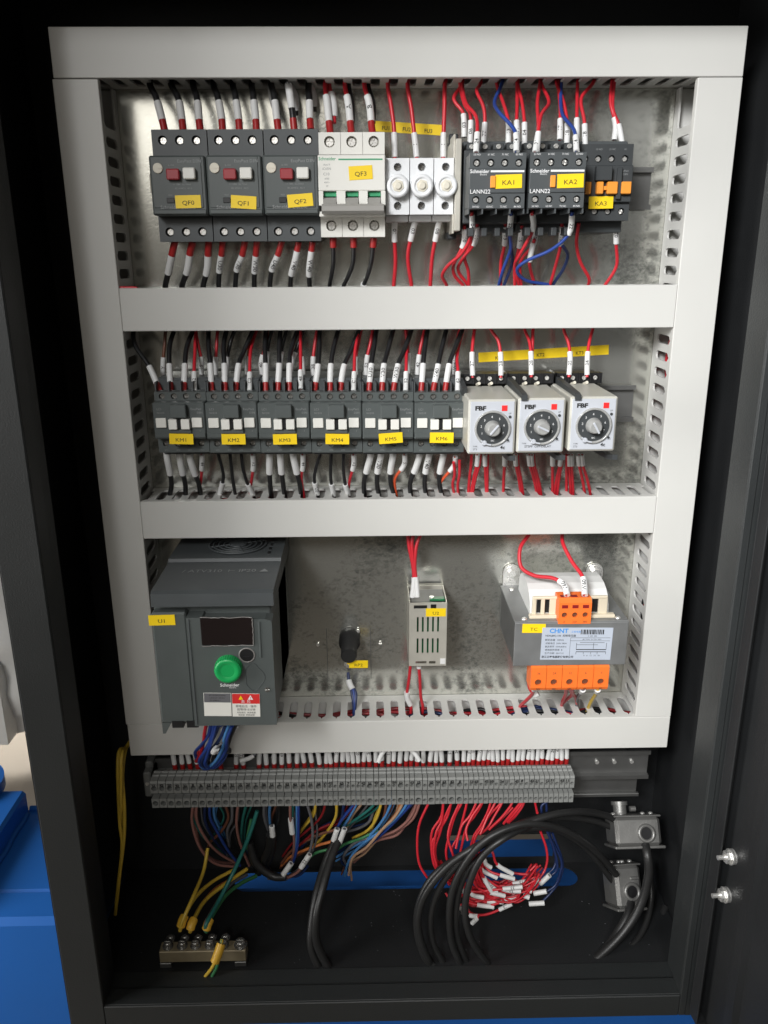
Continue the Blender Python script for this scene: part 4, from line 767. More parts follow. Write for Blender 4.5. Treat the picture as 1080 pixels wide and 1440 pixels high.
# contactors KM, upper side
z4, z5, z6 = zm(170, 450, 4.154), zm(420, 450, 4.154), zm(640, 450, 3.375)
UPB = (5, 6, 14)
def KT_(c, p, z, lab, back=False, tx=None, cr=True, r=None):
    thick = c == 'black'
    P = path(p, z, -24, -30 if back else (-57 if cr else -60), 2, pre=UPB)
    wire(c, r or (2.1 if thick else 1.5), P, lab, 'wires above the row of contactors', sleeve=(7.6, 24.5) if cr else (0, 18), crimp=(0, 8) if cr else None, sr=2.6 if thick else 2.3, txt=tx)
A4 = [[(75, 50), (85, 150), (165, 270), (228, 415)], [(315, 50), (285, 150), (283, 270), (292, 415)], [(425, 50), (385, 160), (374, 270), (368, 415)]], [[(515, 50), (512, 150), (522, 260), (530, 415)], [(620, 50), (600, 150), (605, 260), (608, 415)], [(775, 50), (715, 190), (688, 260), (670, 415)]], [[(850, 50), (842, 150), (845, 260), (845, 415)], [(935, 50), (925, 150), (925, 255), (916, 415)], [(1035, 50), (995, 170), (985, 255), (983, 415)]]
A5 = [[(125, 50), (120, 170), (112, 280), (93, 415)], [(235, 50), (205, 160), (188, 270), (183, 415)], [(358, 50), (300, 190), (262, 280), (243, 415)]], [[(457, 50), (440, 160), (425, 260), (410, 415)], [(555, 50), (520, 180), (498, 265), (486, 415)], [(662, 50), (615, 180), (580, 265), (552, 415)]], [[(755, 50), (738, 160), (728, 255), (716, 415)], [(865, 50), (835, 170), (815, 265), (785, 415)], [(958, 50), (915, 160), (880, 260), (855, 415)]]
for zz, rows, n0 in ((z4, A4, 1), (z5, A5, 4)):
    for i, ro in enumerate(rows):
        for k, p in enumerate(ro):
            KT_('black', p, zz, 'black wire entering the %s power screw of contactor KM%d' % (pos3[k], n0+i), tx={5: ('U30', 'V30', 'W30'), 6: (None, 'V40', None)}.get(n0+i, (None,)*3)[k])
RD = [(z4, [(440, 55), (432, 200), (428, 300), (430, 415)], 1, '42'), (z4, [(770, 130), (756, 200), (752, 310), (752, 415)], 2, 'C2'), (z4, [(1052, 50), (1050, 180), (1050, 290), (1050, 405)], 3, '48'), (z5, [(355, 50), (330, 180), (325, 300), (320, 415)], 4, 'C1'), (z5, [(640, 130), (630, 200), (628, 300), (625, 415)], 5, '52'), (z5, [(940, 130), (925, 220), (930, 300), (928, 415)], 6, '62')]
for zz, p, n, tx in RD: KT_('red', p, zz, 'red control wire entering the right screw of contactor KM%d' % n, tx=tx, cr=False)
BK = [(z4, 'brown', [(264, 50), (256, 140), (248, 230), (244, 335)], 'brown wire behind, above the left half of KM1', 'Y'), (z4, 'red', [(440, 50), (450, 140), (468, 230), (470, 332)], 'red wire behind, between KM1 and KM2', '15'), (z4, 'red', [(568, 50), (560, 140), (554, 230), (552, 332)], 'red wire behind, above the left half of KM2', None), (z4, 'black', [(668, 50), (640, 130), (618, 240), (612, 330)], 'second black wire behind the middle feed of KM2', None),
      (z4, 'orred', [(752, 130), (748, 200), (742, 250), (738, 330)], 'orange-red wire behind the right control wire of KM2', None), (z4, 'black', [(885, 50), (862, 140), (850, 220), (850, 300)], 'second black wire behind the left feed of KM3', None), (z4, 'maroon', [(858, 50), (848, 140), (820, 240), (822, 320)], 'dark red wire behind, at the left edge of KM3', '40'), (z4, 'black', [(972, 50), (945, 140), (930, 230), (925, 300)], 'second black wire behind the middle feed of KM3', None),
      (z4, 'black', [(1070, 50), (1030, 160), (1000, 230), (990, 300)], 'second black wire behind the right feed of KM3', None), (z5, 'red', [(110, 50), (92, 160), (84, 240), (86, 330)], 'red wire behind, at the left edge of KM4', '38'), (z5, 'maroon', [(15, 50), (8, 160), (20, 240), (25, 330)], 'dark red wire behind, between KM3 and KM4', None), (z5, 'red', [(368, 50), (345, 150), (330, 240), (332, 330)], 'red wire behind, at the right edge of KM4', None),
      (z5, 'red', [(435, 50), (418, 140), (400, 220), (392, 320)], 'red wire behind, at the left edge of KM5', '52'), (z5, 'red', [(628, 50), (635, 130), (640, 220), (638, 310)], 'red wire behind, at the right edge of KM5', None), (z5, 'red', [(738, 50), (716, 140), (702, 220), (692, 318)], 'red wire behind, at the left edge of KM6', '42'), (z5, 'red', [(945, 50), (925, 130), (915, 220), (912, 318)], 'red wire behind, at the right edge of KM6', 'W61')]
for zz, c, p, lab, tx in BK: KT_(c, p, zz, lab, back=True, tx=tx, cr=False, r=1.8 if c == 'black' else None)
# contactors KM, lower side
DB = (0, 4, -14)
L4 = [[(268, 792), (285, 880), (296, 960), (285, 1040)], [(342, 792), (358, 880), (376, 960), (378, 1040)], [(402, 800), (425, 880), (455, 960), (468, 1040)]], [[(570, 785), (592, 870), (598, 930), (575, 1035)], [(638, 785), (648, 880), (658, 960), (672, 1040)], [(704, 785), (716, 880), (742, 960), (780, 1040)]], [[(868, 785), (868, 880), (872, 960), (880, 1040)], [(930, 785), (938, 880), (948, 960), (958, 1040)], [(1005, 785), (1025, 880), (1045, 960), (1055, 1040)]]
L5 = [[(125, 785), (100, 870), (92, 940), (115, 1035)], [(190, 785), (186, 870), (190, 950), (208, 1035)], [(262, 785), (262, 870), (272, 960), (295, 1035)]], [[(422, 785), (400, 870), (382, 950), (385, 1040)], [(482, 785), (463, 870), (458, 950), (470, 1040)], [(552, 785), (538, 870), (538, 950), (562, 1040)]], [[(708, 785), (682, 870), (652, 950), (655, 1040)], [(762, 785), (744, 870), (736, 950), (745, 1040)], [(846, 785), (828, 870), (822, 950), (838, 1040)]]
for zz, rows, n0 in ((z4, L4, 1), (z5, L5, 4)):
    for i, ro in enumerate(rows):
        n = n0+i
        for k, p in enumerate(ro):
            q = path(p, zz, -47, -24, 2, pre=(0, 3, 7), post=DB)
            low = n in (2, 4)
            wire('black', 1.6 if low else 2.3, q[::-1], 'black wire leaving the %s lower screw of contactor KM%d' % (pos3[k], n), 'black wires below the row of contactors', sleeve=((43, 58) if not (n == 2 and k == 1) else None) if low else (5, 29), crimp=(0, 5), sr=2.5 if low else 3.0, txt={(5, 1): 'V30', (6, 1): 'V40', (4, 0): 'U2'}.get((n, k)))
RL = [(z4, 'red', [(474, 785), (474, 850), (470, 920), (460, 1000)], 1, '44', ''), (z4, 'red', [(770, 785), (774, 850), (765, 930), (755, 1000)], 2, 'A2', ''), (z4, 'red', [(1064, 785), (1064, 850), (1055, 930), (1070, 1035)], 3, '44', ''), (z5, 'red', [(322, 785), (322, 850), (300, 930), (290, 1000)], 4, 'A2', ''), (z5, 'orred', [(620, 785), (615, 850), (562, 930), (572, 1035)], 5, '51', ''),
      (z5, 'orred', [(915, 800), (908, 850), (835, 940), (825, 985)], 6, '61', 'left-swinging '), (z5, 'red', [(940, 820), (940, 900), (930, 960), (932, 1040)], 6, None, 'straight '), (z5, 'red', [(905, 830), (912, 900), (900, 960), (912, 1040)], 6, None, 'bent ')]
for zz, c, p, n, tx, ex in RL:
    wire(c, 1.4, path(p, zz, -50, -24, 2, post=DB)[::-1], '%s%s control wire leaving the lower right screw of KM%d' % (ex, COL[c], n), 'red control wires below the contactors', sleeve=(0, 20) if tx else None, sr=2.35, txt=tx)
# timers
for p, ye, lab, tx in (([(95, 35), (84, 110), (80, 180), (84, 275)], -42, 'dark red wire entering the leftmost screw of the left timer socket', '27'), ([(168, 35), (205, 100), (217, 180), (217, 275)], -42, 'red wire entering the right screw of the left timer socket', '28'), ([(330, 35), (352, 100), (360, 160), (362, 272)], -44, 'front one of the two red wires entering the middle timer socket', '28'), ([(372, 35), (368, 100), (366, 160), (362, 240)], -38, 'rear one of the two red wires entering the middle timer socket', None),
                        ([(515, 35), (538, 110), (546, 180), (540, 272)], -43, 'left red wire entering the right timer socket', '05'), ([(656, 35), (636, 110), (628, 180), (626, 272)], -43, 'right red wire entering the right timer socket', '04')):
    wire('red', 1.5, path(p, z6, -24, ye, 1, pre=UPB), lab, 'red wires above the timer relays', sleeve=(2, 23) if tx else None, sr=2.35, txt=tx)
for k, (x0, x1, sl) in enumerate(((78, 62, 0), (108, 75, 1), (120, 82, 0), (142, 148, 1), (155, 152, 0), (236, 228, 1), (286, 312, 1), (296, 322, 0), (350, 388, 1), (362, 398, 1), (372, 408, 0), (463, 462, 1), (502, 470, 1), (508, 484, 0), (530, 528, 0), (540, 548, 1), (552, 560, 1), (585, 615, 1), (600, 642, 1))):
    wire('red', 1.45, path([(x0, 640), (x0+(x1-x0)*.15, 690), (x0+(x1-x0)*.6, 750), (x1, 830)], z6, -44, -25, 2, post=DB)[::-1], 'red control wire under the timer relays, %s from the left' % ordinal(k+1), 'red wires below the timer relays', sleeve=(0, 12) if sl else None, sr=2.35)
# transformer, power supply, potentiometer
z7, z8 = zm(660, 740, 3.6), zm(400, 740, 3.6)
wire('red', 1.9, path([(305, 35), (258, 110), (262, 205), (330, 250), (420, 262), (480, 295), (495, 350)], z7, -26, -88, 0, pre=(3, 4, 14)), 'red wire looping down to the left upper terminal of the transformer', 'red wires feeding the transformer', sleeve=(0, 19), sr=2.9, txt='V60')
wire('red', 1.9, path([(470, 35), (475, 90), (520, 180), (575, 260), (585, 350)], z7, -26, -88, 0, pre=(0, 4, 14)), 'red wire running down to the right upper terminal of the transformer', 'red wires feeding the transformer', sleeve=(0, 19), sr=2.9, txt='W60')
for k, (p, lab, tx) in enumerate((([(330, 810), (318, 850), (285, 885), (255, 915)], 'red wire slanting left from the first lower transformer terminal', None), ([(490, 820), (488, 850), (475, 880), (468, 905)], 'left red wire under the third lower transformer terminal', None), ([(505, 820), (520, 850), (500, 870), (470, 900)], 'middle red wire under the third lower transformer terminal', None), ([(520, 820), (525, 850), (540, 870), (545, 905)], 'right red wire under the third lower transformer terminal', None))):
    wire('red', 1.8, path(p, z7, -84, -26, 0, post=(0, 3, -12))[::-1], lab, 'red wires under the transformer', sleeve=(4, 12) if k == 0 else None, sr=2.35)
wire('red', 1.6, path([(310, 730), (300, 770), (305, 820), (330, 850), (350, 845)], z7, -60, -62, 0), 'red wire bent beside the lower left end of the transformer terminals', sleeve=(0, 7), sr=3.2)
wire('grey', 1.8, path([(575, 825), (562, 845), (545, 870), (545, 900)], z7, -84, -28, 0, post=(0, 3, -12))[::-1], 'grey wire with pale sleeve under the fourth transformer terminal', sleeve=(1, 15), sr=3)
wire('yellow_w', 1.7, path([(650, 825), (640, 850), (615, 890), (598, 930)], z7, -84, -26, 0, post=(0, 3, -8))[::-1], 'yellow earth wire with pale sleeve under the last transformer terminal', sleeve=(1, 13), sr=3)
for k, p in enumerate(([(625, 35), (632, 110), (650, 200), (655, 280), (645, 360)], [(655, 35), (645, 90), (655, 200), (660, 290), (655, 358)], [(690, 35), (668, 100), (660, 200), (668, 280), (674, 358)])):
    wire('red', 1.75, path(p, z8, -26, -38, 0, pre=(0, 4, 14)), '%s of the three red wires entering the top of power supply U2' % ('leftmost', 'middle', 'rightmost')[k], 'red wires above the power supply', sleeve=(0, 20), sr=2.35)
wire('red', 1.6, path([(638, 705), (630, 780), (620, 860), (640, 910)], z8, -38, -28, 0, post=(0, 3, -10))[::-1], 'left red wire leaving the bottom of power supply U2', 'red wires below the power supply', sleeve=(34, 52), sr=2.8)
wire('red', 1.6, path([(680, 705), (686, 780), (690, 860), (700, 910)], z8, -38, -28, 0, post=(0, 3, -10))[::-1], 'right red wire leaving the bottom of power supply U2', 'red wires below the power supply', sleeve=(0, 3), sr=2.4)
for k, dx in enumerate((-9, 0, 10)):
    wire('navy' if k != 1 else 'blue', 1.6, path([(322, 740, -6), (328, 790, -12), (350+dx, 840, -20), (354+dx*.5, 900, -26), (352, 960, -28)], z8, 0, 0, 0, post=(0, 3, -10))[::-1], '%s blue wire running down from the potentiometer RP2' % pos3[k], 'dark blue wires below the potentiometer', sleeve=(8, 19) if k == 1 else None, sr=3.2)
# bundle under the drive
z9 = zm(180, 740, 4.236)
BU = [('red', [(470, 1160), (455, 1240), (450, 1290), (425, 1370), (405, 1395)]), ('blue', [(495, 1165), (480, 1240), (440, 1300), (400, 1350), (430, 1400)]), ('blue', [(515, 1165), (500, 1250), (465, 1330), (425, 1400), (470, 1440), (540, 1400)]), ('navy', [(545, 1170), (520, 1240), (470, 1330), (440, 1410), (480, 1430), (550, 1380)]), ('blue', [(560, 1180), (510, 1210), (480, 1300), (440, 1360), (440, 1420)]),
      ('lblue', [(600, 1185), (575, 1260), (565, 1320), (520, 1400), (470, 1437), (430, 1415)]), ('blue', [(620, 1190), (590, 1270), (585, 1330), (545, 1395), (490, 1440), (440, 1430)]), ('black', [(645, 1175), (610, 1260), (590, 1320), (555, 1380), (500, 1420)]), ('navy', [(580, 1185), (550, 1260), (500, 1330), (450, 1390), (470, 1425)]), ('blue', [(530, 1170), (505, 1260), (480, 1340), (460, 1420), (520, 1435), (580, 1370)])]
for k, (c, p) in enumerate(BU):
    wire(c, 1.7, path(p, z9, -120, -66, 0, post=(0, 30, 4)), '%s wire in the tied bundle hanging from the drive, %s from its left' % (COL[c], ordinal(k+1)), 'wires of the bundle under the drive', sleeve=None)
for k, (p) in enumerate((([(575, 1180), (570, 1215), (568, 1235)]), ([(655, 1175), (640, 1195), (635, 1215)]), ([(560, 1290), (530, 1320), (510, 1345)]))):
    wire('grey', 1.0, path(p, z9, -118, -104, 0), 'short grey wire end in a white sleeve, %s in the bundle under the drive' % ('upper left', 'upper right', 'lower')[k], 'sleeved wire ends under the drive', sleeve=(0, 11), sr=2.8)
q = path([(560, 1322, -92), (540, 1300, -98), (520, 1310, -96), (550, 1335, -92), (600, 1325, -92), (605, 1345, -92), (580, 1345, -92)], z9, 0, 0)
wire('black', 1.6, q, 'black cable tie cinched round the blue bundle under the drive', None, cat='cable tie', name='cable_tie')
# ---- marker sleeves above the terminal row
random.seed(11); kk = 0
for i, (cx, c) in enumerate(TX):
    if i < 2 or (c == 'L' and i < 22 and i in (9, 12)): continue
    kk += 1; a = random.uniform(-2.4, 2.4); zt = TZ(cx)+14; rr = 2.55 if c == 'L' or i < 22 else 2.35
    big = random.random() < .45
    P = [(cx+a*1.6, -26+random.uniform(-3, 3), zt+34), (cx+a, -25, zt+20), (cx+a*.3, -24, zt+7), (cx, -22, zt-6)]
    r_ = wire('red' if i > 38 or i % 5 == 0 else 'black', 1.5, P, 'white-sleeved wire entering the top of the terminal %s from the left end' % ordinal(i+1), 'sleeved wires dropping into the terminal row', sleeve=(8 + random.uniform(-1.2, 3), 34), crimp=(0, 9), sr=rr, txt=random.choice(('U1', 'V2', '51', '24', 'W1', '07', '63')) if random.random() < .4 else None, n=4)
for k, (u, v, c) in enumerate(((532, 1072, 'red'), (590, 1070, 'red'), (345, 1072, 'grey'))):
    z0 = zm(0, 0, 1); P = path([(u+(14 if k != 1 else -22), v-22), (u+5 if k != 1 else u-8, v-12), (u, v)] if k != 2 else [(u+14, v-12), (u+6, v-6), (u-8, v-2)], z0, -36, -42)
    wire(c, 1.5, P, ('loose red wire end with white sleeve lying over the terminals left of centre', 'loose red wire end with white sleeve lying aslant near the middle', 'crooked grey wire end lying over the left part of the terminal row')[k], None, sleeve=(0, 15), sr=2.35)
# ---- field wires hanging below the terminal row
za = zm(250, 1120, 3.086)
FW = [('rose', [(68, 30), (62, 110), (95, 220), (160, 290), (250, 305)]), ('rose', [(82, 30), (85, 110), (130, 195), (185, 250), (255, 290)]), ('navy', [(120, 30), (120, 110), (160, 190), (220, 260)]), ('blue', [(140, 30), (140, 90), (170, 150), (215, 230), (270, 300)]), ('lblue', [(158, 30), (160, 90), (185, 150), (200, 185)]), ('brown', [(205, 30), (220, 90), (190, 150), (140, 200), (130, 230)]),
      ('grey', [(235, 30), (235, 100), (215, 150), (225, 230)]), ('rose', [(262, 30), (255, 120), (270, 200), (310, 300)]), ('teal', [(298, 30), (282, 100), (275, 180), (285, 230)]), ('green_w', [(318, 100), (300, 200), (320, 260), (370, 320)]), ('grey', [(375, 30), (375, 90), (395, 150), (405, 170)]), ('lblue', [(400, 30), (398, 90), (405, 150), (408, 170)]), ('black', [(435, 30), (440, 90), (425, 140), (412, 170)]),
      ('rose', [(488, 30), (490, 110), (505, 180), (500, 260), (480, 300)]), ('lblue', [(517, 30), (518, 110), (515, 200), (500, 270), (470, 320)]), ('blue', [(524, 30), (524, 120), (520, 210), (502, 280), (476, 322)]), ('grey', [(562, 30), (580, 100), (585, 180), (565, 260), (530, 310), (470, 350), (410, 345)]), ('rose', [(545, 300), (510, 335), (460, 355), (420, 348), (360, 320), (320, 260), (300, 210)]),
      ('yellow_w', [(598, 30), (590, 80), (550, 130), (525, 165)]), ('maroon', [(640, 30), (620, 90), (560, 150), (500, 200), (455, 260)]), ('yellow_w', [(690, 30), (685, 90), (650, 150), (600, 205), (560, 225)]), ('maroon', [(660, 120), (600, 150), (530, 210), (480, 250)]), ('brown', [(700, 140), (600, 170), (500, 230), (450, 290)]), ('orange_w', [(690, 190), (600, 215), (500, 255), (450, 300)]),
      ('blue', [(765, 30), (720, 90), (690, 140), (676, 190)]), ('lblue', [(775, 30), (745, 90), (720, 130), (700, 170)]), ('tan', [(800, 25), (760, 80), (735, 130), (712, 190)]), ('navy', [(720, 30), (715, 80), (700, 130), (690, 180)]),
      ('teal', [(850, 35), (800, 80), (740, 120), (700, 150)]), ('grey', [(850, 60), (830, 110), (780, 140), (700, 160)]), ('yellow_w', [(882, 30), (860, 100), (820, 150), (760, 180)]), ('brown', [(905, 30), (890, 100), (850, 150), (790, 190)]), ('lblue', [(925, 30), (885, 110), (820, 180), (740, 230), (690, 262)]), ('green_w', [(870, 145), (800, 180), (730, 205), (690, 232)]), ('orange_w', [(970, 22), (950, 70), (905, 120), (870, 150)]),
      ('lblue', [(995, 28), (950, 90), (880, 150), (810, 200), (760, 250), (735, 300), (725, 345)]), ('tan', [(975, 30), (940, 90), (890, 140), (820, 220), (760, 265), (742, 340)]), ('blue', [(1010, 30), (960, 90), (890, 160), (830, 210), (780, 245)]), ('rose', [(1035, 28), (1010, 90), (950, 145), (870, 180), (800, 230), (770, 250)]), ('rose', [(1048, 30), (1018, 100), (950, 150), (880, 180)]), ('navy', [(1020, 30), (960, 80), (900, 130), (860, 160)]),
      ('grey', [(860, 170), (770, 200), (720, 260), (735, 300)]), ('maroon', [(770, 28), (735, 80), (690, 120), (610, 150)]), ('green_w', [(655, 230), (600, 245), (560, 280), (545, 310)])]
for k, (c, p) in enumerate(FW):
    x0 = p[0][0]; side = 'left part' if x0 < 330 else 'middle part' if x0 < 720 else 'right part'
    on = p[0][1] < 40
    P = path(p, za, -40 if on else -25, -5+(k % 3)*6, 6); 
    if on: P.insert(0, P[0]+Vector((0, 8, 9)))
    wire(c, 1.6 if c not in ('maroon',) else 1.3, P, '%s field wire drooping below the %s of the terminal row, %s along' % (COL[c], ('left', 'middle', 'right')[0 if x0 < 330 else 1 if x0 < 720 else 2], ordinal(k+1)), 'coloured field wires below the terminal row', n=6)
random.seed(31)
for k in range(44):       # the thinner strands of the tangle behind
    c, p = FW[(k*7+3) % len(FW)]; c = ('black', 'grey', 'navy', c, 'brown', c, 'teal', c)[k % 8]; dx, dz = random.uniform(-26, 26), random.uniform(-16, 20)
    P = path([(a+dx*(1-.3*i)+random.uniform(-9, 9), b_+(dz*i/3 if b_ > 40 else 0)+(random.uniform(-8, 10) if b_ > 40 else 0)) for i, (a, b_) in enumerate(p)], za, -34 if p[0][1] < 40 else -20, random.uniform(0, 26), 4)
    if p[0][1] < 40: P.insert(0, P[0]+Vector((0, 6, 9)))
    wire(c, random.choice((1.1, 1.3, 1.6)), P, 'thin %s strand in the tangle behind the field wires, %s of the strands' % (COL[c], ordinal(k+1)), 'thin strands behind the field wires', n=5, sides=6)
for k, (p, tx) in enumerate((([(490, 95), (497, 160)], None), ([(492, 290), (458, 338)], None), ([(572, 252), (535, 308)], '22'), ([(692, 140), (676, 190)], None), ([(724, 140), (702, 200)], None), ([(408, 128), (412, 172)], None))):
    P = path([p[0], ((p[0][0]+p[1][0])/2, (p[0][1]+p[1][1])/2), p[1]], za, -33, -32)
    wire('grey', 1.9, P, 'white marker sleeve slipped over a field wire, %s from the left' % ordinal((2, 1, 4, 5, 6, 0)[k]+1), 'white sleeves on the field wires', sleeve=(0, 22), sr=2.95, txt=tx, name='marker_tube', cat='marker tube')
# earth wires to the bar
EW = [('yellow_w', 2.0, [(130, 225, -20), (110, 330, -40), (60, 450, -80), (18, 545, -96)], 0), ('yellow_w', 2.0, [(240, 320, -10), (150, 370, -30), (75, 440, -60), (20, 540, -93)], 1), ('yellow_w', 2.2, [(300, 315, -5), (220, 370, -25), (120, 450, -55), (62, 550, -92)], 2), ('orange_w', 2.0, [(240, 355, -10), (160, 405, -30), (100, 475, -60), (64, 548, -90)], 3), ('teal', 2.2, [(345, 62, -34), (310, 170, -40), (255, 300, -40), (190, 430, -60), (128, 545, -90)], 4), ('green_w', 2.2, [(340, 345, 5), (270, 380, -15), (200, 440, -45), (132, 550, -88)], 5), ('grey', 2.0, [(300, 340, 5), (230, 380, -15), (170, 460, -45), (126, 540, -88)], 6)]
for c, r, p, k in EW:
    wire(c, r, path(p, za, 0, 0, post=(-2.5, -1, -10)), '%s earth wire running to the earth bar, %s of the group' % (COL[c], ordinal(k+1)), 'earth wires to the bar', crimp=(-.1, 17) if k in (1, 2, 5) else None, cm='lug', sr=4.6)
zb = zm(150, 1180, 3.273)
for k, dx in enumerate((-14, 6)):
    wire('green_w' if k else 'yellow_w', 1.9, path([(470+dx*1.6, 640, -112), (500+dx, 590, -114), (512+dx*.4, 545, -112), (528, 480, -104)], zb, 0, 0, post=(0, 3, 2)), '%s earth wire rising from below to the front of the earth bar' % ('green' if k else 'yellow'), 'front earth wires of the bar', crimp=(4, 22) if k == 0 else None, cm='lug', sr=4.8)
# yellow-green wires at the left
zc = zm(0, 1050, 3.6)
for k, p in enumerate(([(640, 0), (605, 20), (596, 120), (606, 380), (618, 500), (600, 700), (585, 830)], [(655, -20), (632, 30), (620, 150), (630, 320), (626, 480), (600, 680), (583, 850)], [(650, -10), (616, 40), (612, 200), (612, 400)])):
    wire('yellow_w', 1.9, path(p, zc, -30, -60, 18, pre=(10, 20, 14)), '%s yellow wire hanging down left of the wiring ducts' % ('left', 'right', 'middle')[k], 'yellow earth wires at the left wall')
# ---- red tail wires and the loose bundle
zr = zm(590, 1120, 4.5); random.seed(3)
RW = [[(60, 30), (0, 170), (-15, 300), (0, 430), (60, 530)], [(150, 30), (135, 130), (80, 220), (75, 330), (95, 440), (150, 500), (190, 560)], [(150, 30), (140, 150), (105, 230), (90, 350), (110, 440)], [(205, 30), (160, 130), (130, 230), (100, 330), (115, 430), (180, 530), (290, 600)], [(200, 30), (175, 130), (115, 230), (80, 300), (95, 430), (190, 540), (290, 640)],
      [(270, 30), (225, 120), (190, 240), (168, 370), (220, 500), (330, 600)], [(300, 30), (275, 140), (240, 260), (205, 340), (250, 450), (300, 560), (430, 640)], [(255, 30), (200, 160), (180, 260), (205, 350)], [(360, 30), (320, 120), (270, 180), (245, 260), (230, 330)], [(400, 30), (350, 120), (300, 190), (270, 300), (262, 400), (330, 520), (450, 600)],
      [(395, 30), (330, 130), (295, 210), (305, 280)], [(450, 30), (430, 100), (390, 180), (340, 260), (320, 380), (360, 480), (420, 560), (500, 600)], [(480, 30), (430, 130), (385, 240)], [(520, 30), (450, 110), (400, 190), (350, 270), (340, 400), (390, 500), (440, 590)], [(525, 30), (470, 130), (430, 200), (380, 240)], [(590, 30), (530, 120), (440, 210)], [(640, 30), (580, 110), (530, 175)], [(655, 30), (600, 110), (555, 165)], [(660, 40), (610, 120), (565, 165)], [(730, 30), (738, 70), (745, 105)],
      [(765, 220), (800, 320), (808, 400), (790, 470), (755, 520)], [(590, 70), (500, 160), (440, 210)]]
for k, p in enumerate(RW):
    P = path(p, zr, -42, -60, 0); 
    if p[0][1] < 50: P.insert(0, P[0]+Vector((0, 8, 9)))
    wire('red', 1.35, P, 'thin red wire hanging from the terminal row, %s from the left' % ordinal(k+1), 'thin red wires hanging from the terminal row', n=6)
TG = [((370, 440), (420, 540), (410, 545), (455, 600), 0), ((385, 450), (400, 520), (425, 535), (490, 598), 1), ((400, 470), (440, 490), (440, 500), (490, 515), 2), ((330, 480), (370, 580), (455, 590), (540, 630), 1), ((410, 400), (420, 430), (412, 405), (455, 450), 3), ((460, 350), (490, 430), (525, 465), (590, 490), 0), ((440, 470), (520, 500), (505, 505), (600, 522), 2), ((430, 560), (540, 560), (620, 540), (700, 532), 1), ((330, 600), (480, 590), (560, 580), (650, 572), 2),
      ((300, 560), (330, 620), (335, 625), (405, 640), 0), ((300, 640), (400, 660), (470, 690), (530, 670), 1), ((360, 680), (450, 690), (530, 640), (615, 625), 2), ((300, 660), (360, 685), (370, 690), (470, 700), 0), ((330, 740), (430, 745), (500, 710), (585, 680), 1), ((215, 680), (270, 715), (215, 718), (275, 742), 3), ((310, 750), (370, 760), (390, 800), (330, 805), 3), ((560, 480), (690, 490), (740, 430), (700, 470), 4), ((740, 560), (700, 590), (700, 560), (745, 520), 1), ((800, 600), (770, 610), (725, 612), (800, 600), 4), ((240, 570), (255, 590), (248, 580), (280, 600), 3), ((180, 500), (200, 540), (165, 530), (215, 560), 4), ((420, 520), (540, 590), (430, 500), (640, 600), 2), ((340, 620), (420, 640), (480, 620), (560, 615), 4), ((500, 540), (560, 545), (600, 550), (690, 540), 4)]
for k, (a, b_, c_, d_, s_) in enumerate(TG):
    dy = random.uniform(-14, 8); P = path([(a[0]-50, a[1]-70), a, b_, d_], zr, -48+dy, -62+dy, 4) if s_ != 4 else path([a, b_, c_, d_], zr, -48+dy, -58+dy)
    wire('red', 1.4, P, 'thin red wire curled into the loose tagged bundle, %s of the bundle' % ordinal(k+1), 'red wires of the loose tagged bundle', sleeve=(0, 16+random.uniform(-1, 5)) if s_ != 4 else None, sr=2.3, txt=random.choice(('33', '27', '15', None)) if s_ in (1, 2) else None, n=6)
for k in range(20):
    j = lambda a: random.uniform(-a, a)
    P = path([(350+j(50), 400+j(50)), (380+j(40), 520+j(40)), (470+j(40), 610+j(50)), (580+j(40), 620+j(60)), (680+j(40), 570+j(50)), (740+j(40), 480+j(60))], zr, -52, -60+j(8), 6)
    wire('red' if k % 5 else 'maroon', 1.1, P, 'thin %sred strand curving bowl-like through the loose tagged bundle, %s strand' % ('' if k % 5 else 'dark ', ordinal(k+1)), 'bowl-shaped strands of the loose bundle', n=6, sides=6)
for k in range(30):     # more of the coil's strands
    a0 = random.uniform(-1, 1); P = path([(150+a0*70, 430+random.uniform(-40, 60)), (230+a0*60, 540+a0*40), (330, 610+random.uniform(-60, 90)), (450, 600+random.uniform(-60, 100)), (560+random.uniform(-30, 60), 560+random.uniform(-40, 90))], zr, -46, -52+random.uniform(-8, 8), 4)
    wire('red' if k % 4 else 'maroon', 1.3, P, 'thin %sred strand inside the loose tagged bundle, %s of the inner strands' % ('' if k % 4 else 'dark ', ordinal(k+1)), 'inner strands of the loose bundle', n=6)
for k, (p) in enumerate(([(815, 30), (770, 70), (800, 200), (850, 330), (870, 460), (800, 520), (745, 575)], [(800, 30), (820, 230), (895, 400), (890, 480), (860, 560), (800, 605)], [(840, 230), (905, 420), (880, 540), (820, 620), (770, 670)], [(815, 220), (860, 380), (850, 450), (800, 500), (780, 550)])):
    wire('navy', 1.4, path(p, zr, -42, -58), 'dark blue wire curving down to the loose bundle, %s from the left' % ordinal(k+1), 'dark blue wires of the loose bundle', n=6)
for k, (p, tx) in enumerate((([(722, 614), (804, 600)], None), ([(692, 680), (790, 674)], None), ([(700, 580), (742, 522)], 'N'), ([(765, 552), (822, 498)], None), ([(680, 590), (712, 600)], None), ([(655, 625), (695, 640)], None))):
    P = path([p[0], ((p[0][0]+p[1][0])/2, (p[0][1]+p[1][1])/2), p[1]], zr, -62, -64)
    wire('grey', 1.4, P, 'white tube end at the right side of the loose bundle, %s from the top' % ordinal((4, 6, 2, 1, 3, 5)[k]), 'white tube ends of the loose bundle', sleeve=(0, 27), sr=2.6, txt=tx, name='marker_tube', cat='marker tube')
